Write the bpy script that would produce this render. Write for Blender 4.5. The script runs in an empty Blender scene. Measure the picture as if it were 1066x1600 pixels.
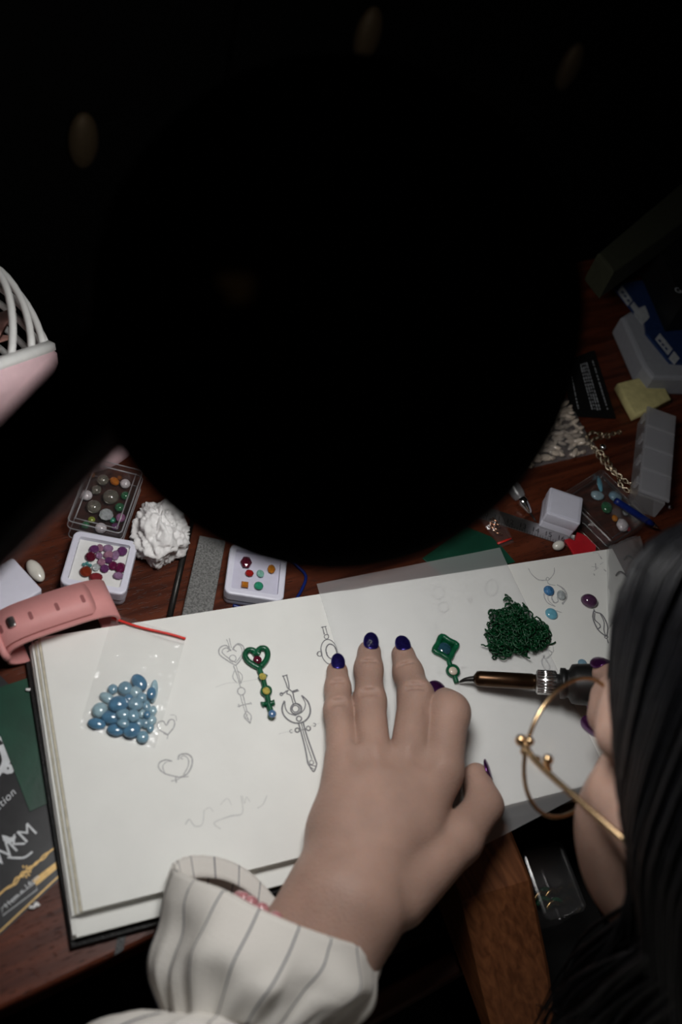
import bpy, math, random
import numpy as np
from mathutils import Matrix, Vector, noise as mnoise
random.seed(7); RNG = np.random.default_rng(7)

# ------------------------------------------------------------------ camera
# work units: millimetres, table top z = 0, table front edge y = 0, scaled to metres on build
CAM = np.array([0.0, -103.574, 555.439])
RR = np.array([[0.86274506, -0.45789899, 0.21447488],      # right
               [-0.26486621, -0.77057373, -0.57970856],    # down
               [0.43071668, 0.44333355, -0.78609065]])     # forward
FPX = 1556.0
scn = bpy.context.scene
cd = bpy.data.cameras.new('camera'); cam = bpy.data.objects.new('camera', cd)
scn.collection.objects.link(cam); scn.camera = cam
cd.sensor_fit = 'VERTICAL'; cd.sensor_width = 24; cd.sensor_height = 36
cd.lens = 36 * FPX / 1600
cd.clip_start = 0.02
cam.matrix_world = Matrix(((RR[0][0], -RR[1][0], -RR[2][0], CAM[0] / 1000),
                           (RR[0][1], -RR[1][1], -RR[2][1], CAM[1] / 1000),
                           (RR[0][2], -RR[1][2], -RR[2][2], CAM[2] / 1000), (0, 0, 0, 1)))
cd.dof.use_dof = True; cd.dof.focus_distance = 0.67; cd.dof.aperture_fstop = 5.0

# ------------------------------------------------------------------ world, exposure
wd = bpy.data.worlds.new('world'); scn.world = wd; wd.use_nodes = True
bg = wd.node_tree.nodes['Background']
bg.inputs[0].default_value = (1.0, 0.86, 0.7, 1); bg.inputs[1].default_value = 0.004
vs = scn.view_settings
vs.view_transform = 'Standard'; vs.look = 'None'; vs.gamma = 1; vs.use_curve_mapping = False
vs.exposure = 0.0
LAMP_C = np.array([156.0, 90.0, 360.0]); LAMP_R = 94.0; LAMP_STRENGTH = 26.0

# ------------------------------------------------------------------ helpers
def W(px, py, z=0.0):
    d = np.array([(px - 533) / FPX, (py - 800) / FPX, 1.0]) @ RR
    return CAM + d * ((z - CAM[2]) / d[2])
def D(px, py, depth):
    return CAM + (np.array([(px - 533) / FPX, (py - 800) / FPX, 1.0]) @ RR) * depth
def V(*a): return np.array(a, float)
def unit(v): v = np.asarray(v, float); return v / (np.linalg.norm(v) + 1e-12)

def link(o): scn.collection.objects.link(o)
def mesh(name, v, f, m, smooth=True):
    me = bpy.data.meshes.new(name)
    me.from_pydata([tuple(x) for x in np.asarray(v, float) / 1000.0], [], [tuple(int(i) for i in q) for q in f])
    me.validate()
    if m is not None: me.materials.append(m)
    if smooth: me.polygons.foreach_set('use_smooth', [True] * len(me.polygons))
    me.update(); return me
def thing(name, label, cat, loc, group=None):
    o = bpy.data.objects.new(name, None); link(o)
    o.empty_display_size = 0.01
    o.location = Vector(np.asarray(loc) / 1000.0)
    o['label'] = label; o['category'] = cat
    if group: o['group'] = group
    return o
def org(o):
    """world position of an object in mm"""
    p = np.array(o.location) * 1000
    while o.parent: o = o.parent; p = p + np.array(o.location) * 1000
    return p
def part(name, vf, m, parent, smooth=True, label=None):
    v, f = vf; c = org(parent)
    o = bpy.data.objects.new(name, mesh(name, np.asarray(v) - c, f, m, smooth)); link(o); o.parent = parent
    if label: o['label'] = label
    return o
def solo(name, vf, m, label, cat, group=None, smooth=True, kind=None):
    v, f = vf; v = np.asarray(v, float)
    c = np.array([(v[:, 0].min() + v[:, 0].max()) / 2, (v[:, 1].min() + v[:, 1].max()) / 2, v[:, 2].min()])
    o = bpy.data.objects.new(name, mesh(name, v - c, f, m, smooth)); link(o)
    o.location = Vector(c / 1000)
    if label: o['label'] = label
    if cat: o['category'] = cat
    if group: o['group'] = group
    if kind: o['kind'] = kind
    return o
def struct(name, vf, m, label=None):
    o = solo(name, vf, m, label, None, smooth=False); o['kind'] = 'structure'; return o

def merge(*ms):
    V_, F_ = [], []; n = 0
    for v, f in ms:
        v = np.asarray(v, float).reshape(-1, 3); V_.append(v)
        F_ += [tuple(i + n for i in q) for q in f]; n += len(v)
    return np.concatenate(V_), F_
def frame(d, up=(0, 0, 1)):
    d = unit(d); x = np.cross(up, d)
    if np.linalg.norm(x) < 1e-4: x = np.cross((0, 1, 0), d)
    x = unit(x); return x, np.cross(d, x), d
def cat(pts, n=8, closed=False):
    """catmull-rom resample"""
    P = np.asarray(pts, float); N = len(P); out = []
    rng = range(N if closed else N - 1)
    for i in rng:
        if closed: a, b, c, d = P[(i - 1) % N], P[i], P[(i + 1) % N], P[(i + 2) % N]
        else: a, b, c, d = P[max(i - 1, 0)], P[i], P[i + 1], P[min(i + 2, N - 1)]
        for t in np.arange(n) / n:
            out.append(.5 * ((2 * b) + (c - a) * t + (2 * a - 5 * b + 4 * c - d) * t * t + (3 * b - a - 3 * c + d) * t ** 3))
    if not closed: out.append(P[-1])
    return np.array(out)
def tube(path, r, seg=8, closed=False, caps=True, flat=1.0):
    P = np.asarray(path, float); n = len(P)
    r = np.full(n, r, float) if np.isscalar(r) else np.asarray(r, float)
    T = np.empty_like(P)
    for i in range(n):
        a = P[(i - 1) % n] if (closed or i > 0) else P[i]; b = P[(i + 1) % n] if (closed or i < n - 1) else P[i]
        T[i] = unit(b - a)
    x = frame(T[0])[0]; vs_ = []
    ang = np.arange(seg) * 2 * np.pi / seg
    for i in range(n):
        x = unit(x - T[i] * (x @ T[i])); y = np.cross(T[i], x)
        vs_.append(P[i] + r[i] * (np.cos(ang)[:, None] * x + flat * np.sin(ang)[:, None] * y))
    v = np.concatenate(vs_); f = []
    for i in range(n if closed else n - 1):
        j = (i + 1) % n
        for k in range(seg):
            l = (k + 1) % seg; f.append((i * seg + k, i * seg + l, j * seg + l, j * seg + k))
    if caps and not closed:
        f.append(tuple(range(seg))[::-1]); f.append(tuple((n - 1) * seg + k for k in range(seg)))
    return v, f
def lathe(prof, o, axis=(0, 0, 1), seg=32, xdir=None, caps=True):
    """prof [(r, h)] along axis from o"""
    if xdir is None: x, y, a = frame(axis)
    else: a = unit(axis); x = unit(np.asarray(xdir) - a * (np.asarray(xdir) @ a)); y = np.cross(a, x)
    ang = np.arange(seg) * 2 * np.pi / seg; vs_ = []
    for r, h in prof: vs_.append(np.asarray(o) + a * h + max(r, 1e-3) * (np.cos(ang)[:, None] * x + np.sin(ang)[:, None] * y))
    v = np.concatenate(vs_); f = []
    for i in range(len(prof) - 1):
        for k in range(seg):
            l = (k + 1) % seg; f.append((i * seg + k, i * seg + l, (i + 1) * seg + l, (i + 1) * seg + k))
    if caps: f.append(tuple(range(seg))[::-1]); f.append(tuple((len(prof) - 1) * seg + k for k in range(seg)))
    return v, f
def ellipsoid(c, rad, axes=None, nu=14, nv=9):
    rad = np.ones(3) * np.asarray(rad); A = np.eye(3) if axes is None else np.asarray(axes)
    v = [V(0, 0, -1)]
    for j in range(1, nv):
        t = -np.pi / 2 + np.pi * j / nv
        for i in range(nu):
            p = 2 * np.pi * i / nu; v.append(V(np.cos(t) * np.cos(p), np.cos(t) * np.sin(p), np.sin(t)))
    v.append(V(0, 0, 1)); v = np.array(v); f = []
    for i in range(nu): f.append((0, 1 + (i + 1) % nu, 1 + i))
    for j in range(nv - 2):
        for i in range(nu):
            a = 1 + j * nu; f.append((a + i, a + (i + 1) % nu, a + nu + (i + 1) % nu, a + nu + i))
    b = 1 + (nv - 2) * nu
    for i in range(nu): f.append((b + i, b + (i + 1) % nu, len(v) - 1))
    return np.asarray(c) + (v * rad) @ A, f
def inset(poly, d):
    P = np.asarray(poly, float)[:, :2]; n = len(P)
    area = sum(P[i][0] * P[(i + 1) % n][1] - P[(i + 1) % n][0] * P[i][1] for i in range(n))
    s = 1 if area > 0 else -1; out = []
    for i in range(n):
        a = unit(P[i] - P[i - 1]); b = unit(P[(i + 1) % n] - P[i])
        na = V(-a[1], a[0]) * s; nb = V(-b[1], b[0]) * s; m = na + nb
        out.append(P[i] + m * (d / max(m @ na, .35)))
    return np.array(out)
def prism(poly, z0, z1, bev=0.0):
    P = np.asarray(poly, float)[:, :2]; n = len(P)
    area = sum(P[i][0] * P[(i + 1) % n][1] - P[(i + 1) % n][0] * P[i][1] for i in range(n))
    if area < 0: P = P[::-1]
    rings = []
    if bev > 0:
        Q = inset(P, bev); R2 = inset(P, bev * .3)
        rings = [(Q, z0), (R2, z0 + bev * .3), (P, z0 + bev), (P, z1 - bev), (R2, z1 - bev * .3), (Q, z1)]
    else: rings = [(P, z0), (P, z1)]
    v = np.concatenate([np.c_[q, np.full(n, z)] for q, z in rings]); f = []
    for i in range(len(rings) - 1):
        for k in range(n):
            l = (k + 1) % n; f.append((i * n + k, i * n + l, (i + 1) * n + l, (i + 1) * n + k))
    f.append(tuple(range(n))[::-1]); f.append(tuple((len(rings) - 1) * n + k for k in range(n)))
    return v, f
def rrect(c, w, h, ang=0.0, r=0.0, n=5):
    """rounded rectangle polygon, ccw"""
    pts = []
    if r <= 0: pts = [(-w / 2, -h / 2), (w / 2, -h / 2), (w / 2, h / 2), (-w / 2, h / 2)]
    else:
        for cx, cy, a0 in ((w / 2 - r, h / 2 - r, 0), (-w / 2 + r, h / 2 - r, 90), (-w / 2 + r, -h / 2 + r, 180), (w / 2 - r, -h / 2 + r, 270)):
            for k in range(n + 1):
                a = math.radians(a0 + 90 * k / n); pts.append((cx + r * math.cos(a), cy + r * math.sin(a)))
    ca, sa = math.cos(ang), math.sin(ang)
    return np.array([(c[0] + x * ca - y * sa, c[1] + x * sa + y * ca) for x, y in pts])
def obox(c, ax, half):
    """oriented box: centre, 3 axes rows, half sizes, small bevel by prism in local frame"""
    v, f = prism(rrect((0, 0), 2 * half[0], 2 * half[1]), -half[2], half[2], min(half) * .25)
    return np.asarray(c) + v @ np.asarray(ax), f
def rect_px(tl, tr, br, bl, z):
    """rectangle on height z through four image corners -> centre, width, height, angle"""
    a, b, c, d = [W(*q, z)[:2] for q in (tl, tr, br, bl)]
    cen = (a + b + c + d) / 4; ex = (b - a) + (c - d); ey = (a - d) + (b - c)
    w = (np.linalg.norm(b - a) + np.linalg.norm(c - d)) / 2; h = (np.linalg.norm(a - d) + np.linalg.norm(b - c)) / 2
    ang = math.atan2(ex[1], ex[0]); ang2 = math.atan2(-ey[0], ey[1])
    return cen, w, h, (ang + ang2) / 2
def ribbon(path, w, z):
    """flat pencil stroke on height z from 2-D points"""
    P = np.asarray(path, float)[:, :2]; n = len(P); L, R_ = [], []
    for i in range(n):
        t = unit(P[min(i + 1, n - 1)] - P[max(i - 1, 0)]); nn = V(-t[1], t[0]) * w / 2
        L.append(P[i] + nn); R_.append(P[i] - nn)
    v = np.c_[np.array(L + R_), np.full(2 * n, z)]
    return v, [(i, n + i, n + i + 1, i + 1) for i in range(n - 1)]
def text(s, size, o, xd, yd, lift=0.0, spacing=1.0, shear=0.0):
    cu = bpy.data.curves.new('lettering', 'FONT'); cu.body = s; cu.size = 1; cu.space_character = spacing; cu.shear = shear
    ob = bpy.data.objects.new('lettering', cu); link(ob)
    bpy.context.view_layer.update()
    me = ob.evaluated_get(bpy.context.evaluated_depsgraph_get()).to_mesh()
    v = np.array([x.co[:] for x in me.vertices]); f = [tuple(p.vertices) for p in me.polygons]
    bpy.data.objects.remove(ob); bpy.data.curves.remove(cu)
    xd = unit(xd); yd = unit(yd)
    return np.asarray(o) + size * (v[:, :1] * xd + v[:, 1:2] * yd) + V(0, 0, lift), f
def inpoly(p, poly):
    x, y = p; c = False; n = len(poly)
    for i in range(n):
        x1, y1 = poly[i][:2]; x2, y2 = poly[i - 1][:2]
        if (y1 > y) != (y2 > y) and x < (x2 - x1) * (y - y1) / (y2 - y1) + x1: c = not c
    return c
def fbm(p, s, o=3):
    return mnoise.fractal(Vector((p[0] / s, p[1] / s, p[2] / s)), 1.0, 2.0, o)

# signed distance modelling: evaluate on a grid, surface nets to a mesh
def rcone(P, a, b, ra, rb):
    a = np.asarray(a, np.float32); b = np.asarray(b, np.float32); ba = b - a; l2 = float(ba @ ba); rr = ra - rb; a2 = l2 - rr * rr; il2 = 1 / l2
    pa = P - a; y = pa @ ba; z = y - l2
    q = pa * l2 - y[..., None] * ba; x2 = (q * q).sum(-1); y2 = y * y * l2; z2 = z * z * l2
    k = np.sign(rr) * rr * rr * x2
    d = (np.sqrt(np.maximum(x2 * a2 * il2, 0)) + y * rr) * il2 - ra
    c1 = np.sign(z) * a2 * z2 > k; c2 = np.sign(y) * a2 * y2 < k
    d = np.where(c2, np.sqrt(x2 + y2) * il2 - ra, d); d = np.where(c1, np.sqrt(x2 + z2) * il2 - rb, d)
    return d
def ell(P, c, rad, A=None):
    q = P - np.asarray(c, np.float32)
    if A is not None: q = q @ np.asarray(A, np.float32).T
    rad = np.asarray(rad, np.float32); k0 = np.sqrt(((q / rad) ** 2).sum(-1)); k1 = np.sqrt(((q / rad ** 2) ** 2).sum(-1))
    return k0 * (k0 - 1) / np.maximum(k1, 1e-6)
def smin(a, b, k):
    h = np.maximum(k - np.abs(a - b), 0) / k; return np.minimum(a, b) - h * h * k * .25
def smax(a, b, k): return -smin(-a, -b, k)
def grid(lo, hi, h):
    ax = [np.arange(lo[i], hi[i] + h, h, dtype=np.float32) for i in range(3)]
    return np.stack(np.meshgrid(*ax, indexing='ij'), -1)
def surface_nets(F, lo, h):
    S = F < 0; nx, ny, nz = F.shape
    cnt = np.zeros((nx - 1, ny - 1, nz - 1), np.float32); acc = np.zeros((nx - 1, ny - 1, nz - 1, 3), np.float32)
    for ax in range(3):
        sl = [slice(None)] * 3; s2 = [slice(None)] * 3; sl[ax] = slice(0, -1); s2[ax] = slice(1, None)
        a = F[tuple(sl)]; b = F[tuple(s2)]; cr = (a < 0) != (b < 0); t = np.where(cr, a / np.where(cr, a - b, 1), 0)
        o1, o2 = [k for k in range(3) if k != ax]
        for d1 in (0, 1):
            for d2 in (0, 1):
                q = [slice(None)] * 3
                q[o1] = slice(d1, F.shape[o1] - 1 + d1); q[o2] = slice(d2, F.shape[o2] - 1 + d2)
                c = cr[tuple(q)]; cnt += c
                acc[..., ax] += np.where(c, t[tuple(q)], 0); acc[..., o1] += c * d1; acc[..., o2] += c * d2
    act = cnt > 0; idx = np.full(act.shape, -1, np.int64); idx[act] = np.arange(act.sum())
    v = (np.argwhere(act) + acc[act] / cnt[act][:, None]) * h + np.asarray(lo); faces = []
    for ax in range(3):
        o1, o2 = [(1, 2), (2, 0), (0, 1)][ax]
        sl = [slice(1, -1)] * 3; s2 = [slice(1, -1)] * 3; sl[ax] = slice(0, -1); s2[ax] = slice(1, None)
        a = S[tuple(sl)]; b = S[tuple(s2)]
        for flip, msk in ((False, a & ~b), (True, ~a & b)):
            e = np.argwhere(msk); off = np.ones(3, int); off[ax] = 0; e = e + off
            if not len(e): continue
            def at(d1, d2):
                q = e.copy(); q[:, o1] -= d1; q[:, o2] -= d2; return idx[q[:, 0], q[:, 1], q[:, 2]]
            quad = np.stack([at(1, 1), at(0, 1), at(0, 0), at(1, 0)], 1)
            faces.append(quad[:, ::-1] if flip else quad)
    return v, np.concatenate(faces)
def mesh_np(name, v, f, m):
    me = bpy.data.meshes.new(name); f = np.asarray(f)
    me.vertices.add(len(v)); me.vertices.foreach_set('co', (np.asarray(v, np.float32) / 1000).ravel())
    me.loops.add(f.size); me.loops.foreach_set('vertex_index', f.ravel().astype(np.int32))
    me.polygons.add(len(f)); me.polygons.foreach_set('loop_start', np.arange(0, f.size, f.shape[1], dtype=np.int32))
    me.polygons.foreach_set('loop_total', np.full(len(f), f.shape[1], np.int32))
    me.polygons.foreach_set('use_smooth', np.ones(len(f), bool))
    me.update(calc_edges=True); me.validate(); me.materials.append(m); return me

# ------------------------------------------------------------------ materials
def mat(name, col, rough=.5, metal=0.0, spec=.5, var=0.0, scale=200.0, bump=0.0, bscale=400.0, trans=0.0, ior=1.45, sss=0.0, coat=0.0, alpha=1.0, stretch=None, emis=None):
    m = bpy.data.materials.new(name); m.use_nodes = True; nt = m.node_tree; b = nt.nodes['Principled BSDF']
    b.inputs['Base Color'].default_value = (*col, 1); b.inputs['Roughness'].default_value = rough; b.inputs['Metallic'].default_value = metal
    b.inputs['Specular IOR Level'].default_value = spec; b.inputs['IOR'].default_value = ior
    b.inputs['Transmission Weight'].default_value = trans; b.inputs['Coat Weight'].default_value = coat; b.inputs['Alpha'].default_value = alpha
    if emis: b.inputs['Emission Color'].default_value = (*emis[0], 1); b.inputs['Emission Strength'].default_value = emis[1]
    if sss: b.inputs['Subsurface Weight'].default_value = sss; b.inputs['Subsurface Radius'].default_value = (1, .35, .18); b.inputs['Subsurface Scale'].default_value = .004
    tc = nt.nodes.new('ShaderNodeTexCoord'); src = tc.outputs['Object']
    if stretch:
        mp = nt.nodes.new('ShaderNodeMapping'); mp.inputs['Scale'].default_value = stretch; nt.links.new(src, mp.inputs[0]); src = mp.outputs[0]
    if var:
        n = nt.nodes.new('ShaderNodeTexNoise'); n.inputs['Scale'].default_value = scale; n.inputs['Detail'].default_value = 5
        nt.links.new(src, n.inputs['Vector']); r = nt.nodes.new('ShaderNodeValToRGB')
        r.color_ramp.elements[0].position = .3; r.color_ramp.elements[1].position = .7
        r.color_ramp.elements[0].color = (*[max(c * (1 - var), 0) for c in col], 1); r.color_ramp.elements[1].color = (*[min(c * (1 + var), 1) for c in col], 1)
        nt.links.new(n.outputs['Fac'], r.inputs[0]); nt.links.new(r.outputs[0], b.inputs['Base Color'])
    if bump:
        n2 = nt.nodes.new('ShaderNodeTexNoise'); n2.inputs['Scale'].default_value = bscale; n2.inputs['Detail'].default_value = 4
        nt.links.new(src, n2.inputs['Vector']); bu = nt.nodes.new('ShaderNodeBump'); bu.inputs['Strength'].default_value = bump; bu.inputs['Distance'].default_value = .001
        nt.links.new(n2.outputs['Fac'], bu.inputs['Height']); nt.links.new(bu.outputs[0], b.inputs['Normal'])
    return m
def film(name, tint=(.95, .95, .97), gloss=.12, rough=.12, haze=0.0, bump=0.0, bscale=120, fres=.6):
    """thin clear plastic: see-through sheet with a glossy skin"""
    m = bpy.data.materials.new(name); m.use_nodes = True; nt = m.node_tree; nt.nodes.clear()
    out = nt.nodes.new('ShaderNodeOutputMaterial'); tr = nt.nodes.new('ShaderNodeBsdfTransparent'); tr.inputs[0].default_value = (*tint, 1)
    gl = nt.nodes.new('ShaderNodeBsdfGlossy'); gl.inputs['Roughness'].default_value = rough; gl.inputs[0].default_value = (1, 1, 1, 1)
    lw = nt.nodes.new('ShaderNodeLayerWeight'); lw.inputs[0].default_value = .5
    pw = nt.nodes.new('ShaderNodeMath'); pw.operation = 'POWER'; pw.inputs[1].default_value = 4; nt.links.new(lw.outputs['Facing'], pw.inputs[0])
    ad = nt.nodes.new('ShaderNodeMath'); ad.operation = 'MULTIPLY_ADD'; ad.inputs[1].default_value = fres; ad.inputs[2].default_value = .04 + gloss; ad.use_clamp = True
    nt.links.new(pw.outputs[0], ad.inputs[0])
    mx = nt.nodes.new('ShaderNodeMixShader'); nt.links.new(ad.outputs[0], mx.inputs[0]); base = tr.outputs[0]
    if haze:
        df = nt.nodes.new('ShaderNodeBsdfDiffuse'); df.inputs[0].default_value = (.94, .945, .96, 1)
        tl = nt.nodes.new('ShaderNodeBsdfTranslucent'); tl.inputs[0].default_value = (.94, .945, .96, 1)
        m1 = nt.nodes.new('ShaderNodeMixShader'); m1.inputs[0].default_value = .5; nt.links.new(df.outputs[0], m1.inputs[1]); nt.links.new(tl.outputs[0], m1.inputs[2])
        m2 = nt.nodes.new('ShaderNodeMixShader'); m2.inputs[0].default_value = haze; nt.links.new(base, m2.inputs[1]); nt.links.new(m1.outputs[0], m2.inputs[2]); base = m2.outputs[0]
    nt.links.new(base, mx.inputs[1]); nt.links.new(gl.outputs[0], mx.inputs[2]); nt.links.new(mx.outputs[0], out.inputs[0])
    if bump:
        tc = nt.nodes.new('ShaderNodeTexCoord'); n = nt.nodes.new('ShaderNodeTexNoise'); n.inputs['Scale'].default_value = bscale
        nt.links.new(tc.outputs['Object'], n.inputs['Vector']); bu = nt.nodes.new('ShaderNodeBump'); bu.inputs['Strength'].default_value = bump; bu.inputs['Distance'].default_value = .002
        nt.links.new(n.outputs['Fac'], bu.inputs['Height'])
        for q in (gl, lw): nt.links.new(bu.outputs[0], q.inputs['Normal'])
    return m
def wood(name, c0, c1, rough=.35, scale=14.0, stretch=(1, 14, 14), pores=0.0):
    m = bpy.data.materials.new(name); m.use_nodes = True; nt = m.node_tree; b = nt.nodes['Principled BSDF']; b.inputs['Roughness'].default_value = rough
    tc = nt.nodes.new('ShaderNodeTexCoord'); mp = nt.nodes.new('ShaderNodeMapping'); mp.inputs['Scale'].default_value = stretch; nt.links.new(tc.outputs['Object'], mp.inputs[0])
    n = nt.nodes.new('ShaderNodeTexNoise'); n.inputs['Scale'].default_value = scale; n.inputs['Detail'].default_value = 8; n.inputs['Distortion'].default_value = .6
    nt.links.new(mp.outputs[0], n.inputs['Vector']); r = nt.nodes.new('ShaderNodeValToRGB')
    r.color_ramp.elements[0].position = .35; r.color_ramp.elements[1].position = .68; r.color_ramp.elements[0].color = (*c0, 1); r.color_ramp.elements[1].color = (*c1, 1)
    nt.links.new(n.outputs['Fac'], r.inputs[0]); col = r.outputs[0]
    if pores:
        mp2 = nt.nodes.new('ShaderNodeMapping'); mp2.inputs['Scale'].default_value = (180, 900, 900); nt.links.new(tc.outputs['Object'], mp2.inputs[0])
        n2 = nt.nodes.new('ShaderNodeTexNoise'); n2.inputs['Scale'].default_value = 1; n2.inputs['Detail'].default_value = 2; nt.links.new(mp2.outputs[0], n2.inputs['Vector'])
        r2 = nt.nodes.new('ShaderNodeValToRGB'); r2.color_ramp.elements[0].position = .33; r2.color_ramp.elements[1].position = .42
        r2.color_ramp.elements[0].color = (1 - pores,) * 3 + (1,); r2.color_ramp.elements[1].color = (1, 1, 1, 1); nt.links.new(n2.outputs['Fac'], r2.inputs[0])
        mx = nt.nodes.new('ShaderNodeMix'); mx.data_type = 'RGBA'; mx.blend_type = 'MULTIPLY'; mx.inputs[0].default_value = 1
        nt.links.new(col, mx.inputs[6]); nt.links.new(r2.outputs[0], mx.inputs[7]); col = mx.outputs[2]
        bu = nt.nodes.new('ShaderNodeBump'); bu.inputs['Strength'].default_value = .35; bu.inputs['Distance'].default_value = .0006
        nt.links.new(r2.outputs[0], bu.inputs['Height']); nt.links.new(bu.outputs[0], b.inputs['Normal'])
    nt.links.new(col, b.inputs['Base Color']); b.inputs['Specular IOR Level'].default_value = .2; return m

M = {}
M['table'] = wood('dark red stained wood', (.042, .010, .005), (.115, .028, .012), .42, 10, (1.2, 16, 16), .55)
M['pinwood'] = wood('brown bench pin wood', (.08, .027, .010), (.17, .063, .024), .5, 30, (10, 1, 10))
M['darkwood'] = wood('dark drawer wood', (.03, .01, .005), (.07, .024, .012), .5, 12, (1, 12, 12))
M['wall'] = mat('dark wall paint', (.012, .011, .010), .9, var=.2, scale=4)
M['floor'] = mat('dark floor', (.012, .009, .008), .8, var=.3, scale=6)
M['black'] = mat('black plastic', (.006, .006, .006), .45, bump=.03, bscale=900)
M['blackgloss'] = mat('black lacquer', (.004, .004, .004), .3)
M['blackmatte'] = mat('matt black paint', (.004, .004, .004), .75, spec=.2, var=.2)
M['grey_rim'] = mat('grey lamp rim', (.25, .25, .24), .5, var=.1)
M['brass'] = mat('brass', (.62, .42, .18), .28, 1, var=.15, scale=300)
M['chain'] = mat('pale gold links', (.70, .58, .42), .25, 1, var=.1)
M['gold'] = mat('pale gold wire', (.62, .43, .24), .26, 1, var=.12, scale=400)
M['steel'] = mat('brushed steel', (.62, .61, .60), .3, 1, var=.12, scale=60, stretch=(1, 30, 1))
M['chrome'] = mat('chrome', (.8, .8, .8), .14, 1, var=.05)
M['paper'] = mat('cream drawing paper', (.80, .80, .765), .85, spec=.15, var=.03, scale=30, bump=.05, bscale=1500)
M['paper_edge'] = mat('aged paper edge', (.62, .58, .46), .9, spec=.1, var=.15, scale=200)
M['cover'] = mat('black grained leather', (.012, .012, .012), .42, bump=.5, bscale=900)
M['pencil'] = mat('pencil graphite', (.17, .17, .18), .6, var=.3, scale=900)
M['pencil_light'] = mat('light pencil graphite', (.42, .42, .42), .7, var=.3, scale=900)
M['pencil_faint'] = mat('faint pencil graphite', (.60, .60, .585), .8, var=.1, scale=900)
M['wax'] = mat('green casting wax', (.004, .085, .035), .3, spec=.6, var=.3, scale=250, bump=.15, bscale=500)
M['wax_dark'] = mat('dark green casting wax', (.002, .042, .013), .4, var=.5, scale=300)
M['green_sheet'] = mat('dark green sheet wax', (.006, .05, .028), .42, var=.3, scale=40, bump=.1, bscale=300)
M['skin'] = mat('skin', (.37, .235, .185), .5, spec=.3, var=.13, scale=38, bump=.4, bscale=700, sss=.25)
M['nail'] = mat('blue violet nail lacquer', (.040, .028, .24), .28, metal=.85, coat=.5, var=.25, scale=600)
M['nail_wine'] = mat('dark violet nail lacquer', (.10, .02, .12), .26, metal=.8, coat=.5, var=.25, scale=600)
M['glitter'] = mat('silver glitter', (.8, .78, .85), .2, .9, var=.3, scale=900)
M['hair'] = mat('black hair', (.004, .0042, .0052), .42, spec=.25, var=.5, scale=300)
M['white_plastic'] = mat('white plastic', (.70, .70, .80), .38, spec=.4, var=.02)
M['white_foam'] = mat('white foam pad', (.72, .72, .70), .8, var=.03)
M['lilac_foam'] = mat('pale lilac foam pad', (.56, .55, .66), .8, var=.03)
M['tissue'] = mat('white tissue', (.82, .81, .80), .95, spec=.1, var=.03, bump=.25, bscale=600)
M['pink'] = mat('pink silicone', (.66, .29, .28), .5, spec=.35, var=.03)
M['pink_fan'] = mat('pale pink plastic', (.72, .50, .53), .4, var=.03)
M['salmon'] = mat('salmon plastic', (.60, .32, .27), .45, var=.05)
M['white_fan'] = mat('white fan plastic', (.74, .74, .72), .4, var=.03)
M['stone'] = mat('grey abrasive stone', (.16, .16, .155), .85, var=.55, scale=900, bump=.5, bscale=1500)
M['darkmetal'] = mat('dark metal', (.03, .028, .026), .4, .6, var=.3)
M['blue_pl'] = mat('blue plastic', (.006, .018, .14), .35, var=.1)
M['navy'] = mat('navy printed card', (.012, .03, .10), .4, var=.2)
M['orange_print'] = mat('orange red print', (.30, .07, .03), .5, var=.2)
M['grey_print'] = mat('light grey print', (.40, .42, .44), .5, var=.15)
M['red'] = mat('red plastic', (.45, .012, .02), .45, var=.1)
M['red_line'] = mat('red zip line', (.70, .03, .02), .35, var=.1)
M['yellow'] = mat('yellow sponge', (.62, .55, .25), .9, var=.12, scale=150, bump=.4, bscale=600)
M['pack'] = mat('black glossy packaging', (.030, .030, .032), .28, var=.25, scale=60, bump=.08, bscale=60)
M['pack_print'] = mat('silver print', (.62, .64, .66), .4, var=.1)
M['gold_print'] = mat('gold print', (.62, .40, .14), .4, .2, var=.15)
M['linen'] = None
M['trousers'] = mat('dark trousers', (.012, .012, .014), .9, var=.3)
M['lip'] = mat('lips', (.45, .17, .15), .5, var=.1)
M['eye'] = mat('eye white', (.7, .68, .66), .2, var=.05)
M['iris'] = mat('dark iris', (.03, .02, .015), .15, var=.2)
M['pearl'] = mat('cream pearl', (.66, .56, .46), .25, spec=.8, coat=.5, var=.2, scale=120)
M['pearl_w'] = mat('white pearl', (.74, .72, .64), .22, spec=.8, coat=.6, var=.12, scale=120)
M['acrylic'] = film('clear acrylic', (.95, .945, .945), -.015, .12, haze=.02)
M['zipfilm'] = film('clear zip bag film', (.992, .992, .992), -.015, .13, haze=.03, bump=1.0, bscale=130)
M['crinkle'] = film('crinkled clear film', (.9, .9, .9), .06, .15, haze=.16, bump=.8, bscale=160)
M['frost'] = film('frosted plastic', (.80, .80, .84), .04, .3, haze=.34, bump=.2)
M['tracing'] = film('tracing paper', (.97, .97, .975), -.03, .5, haze=.34)
M['lens'] = film('spectacle lens', (.985, .985, .985), -.037, .03, fres=.05)
def gem(name, col, tr=.35): return mat(name, col, .08, spec=.8, trans=tr, ior=1.6, var=.25, scale=500)
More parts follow.
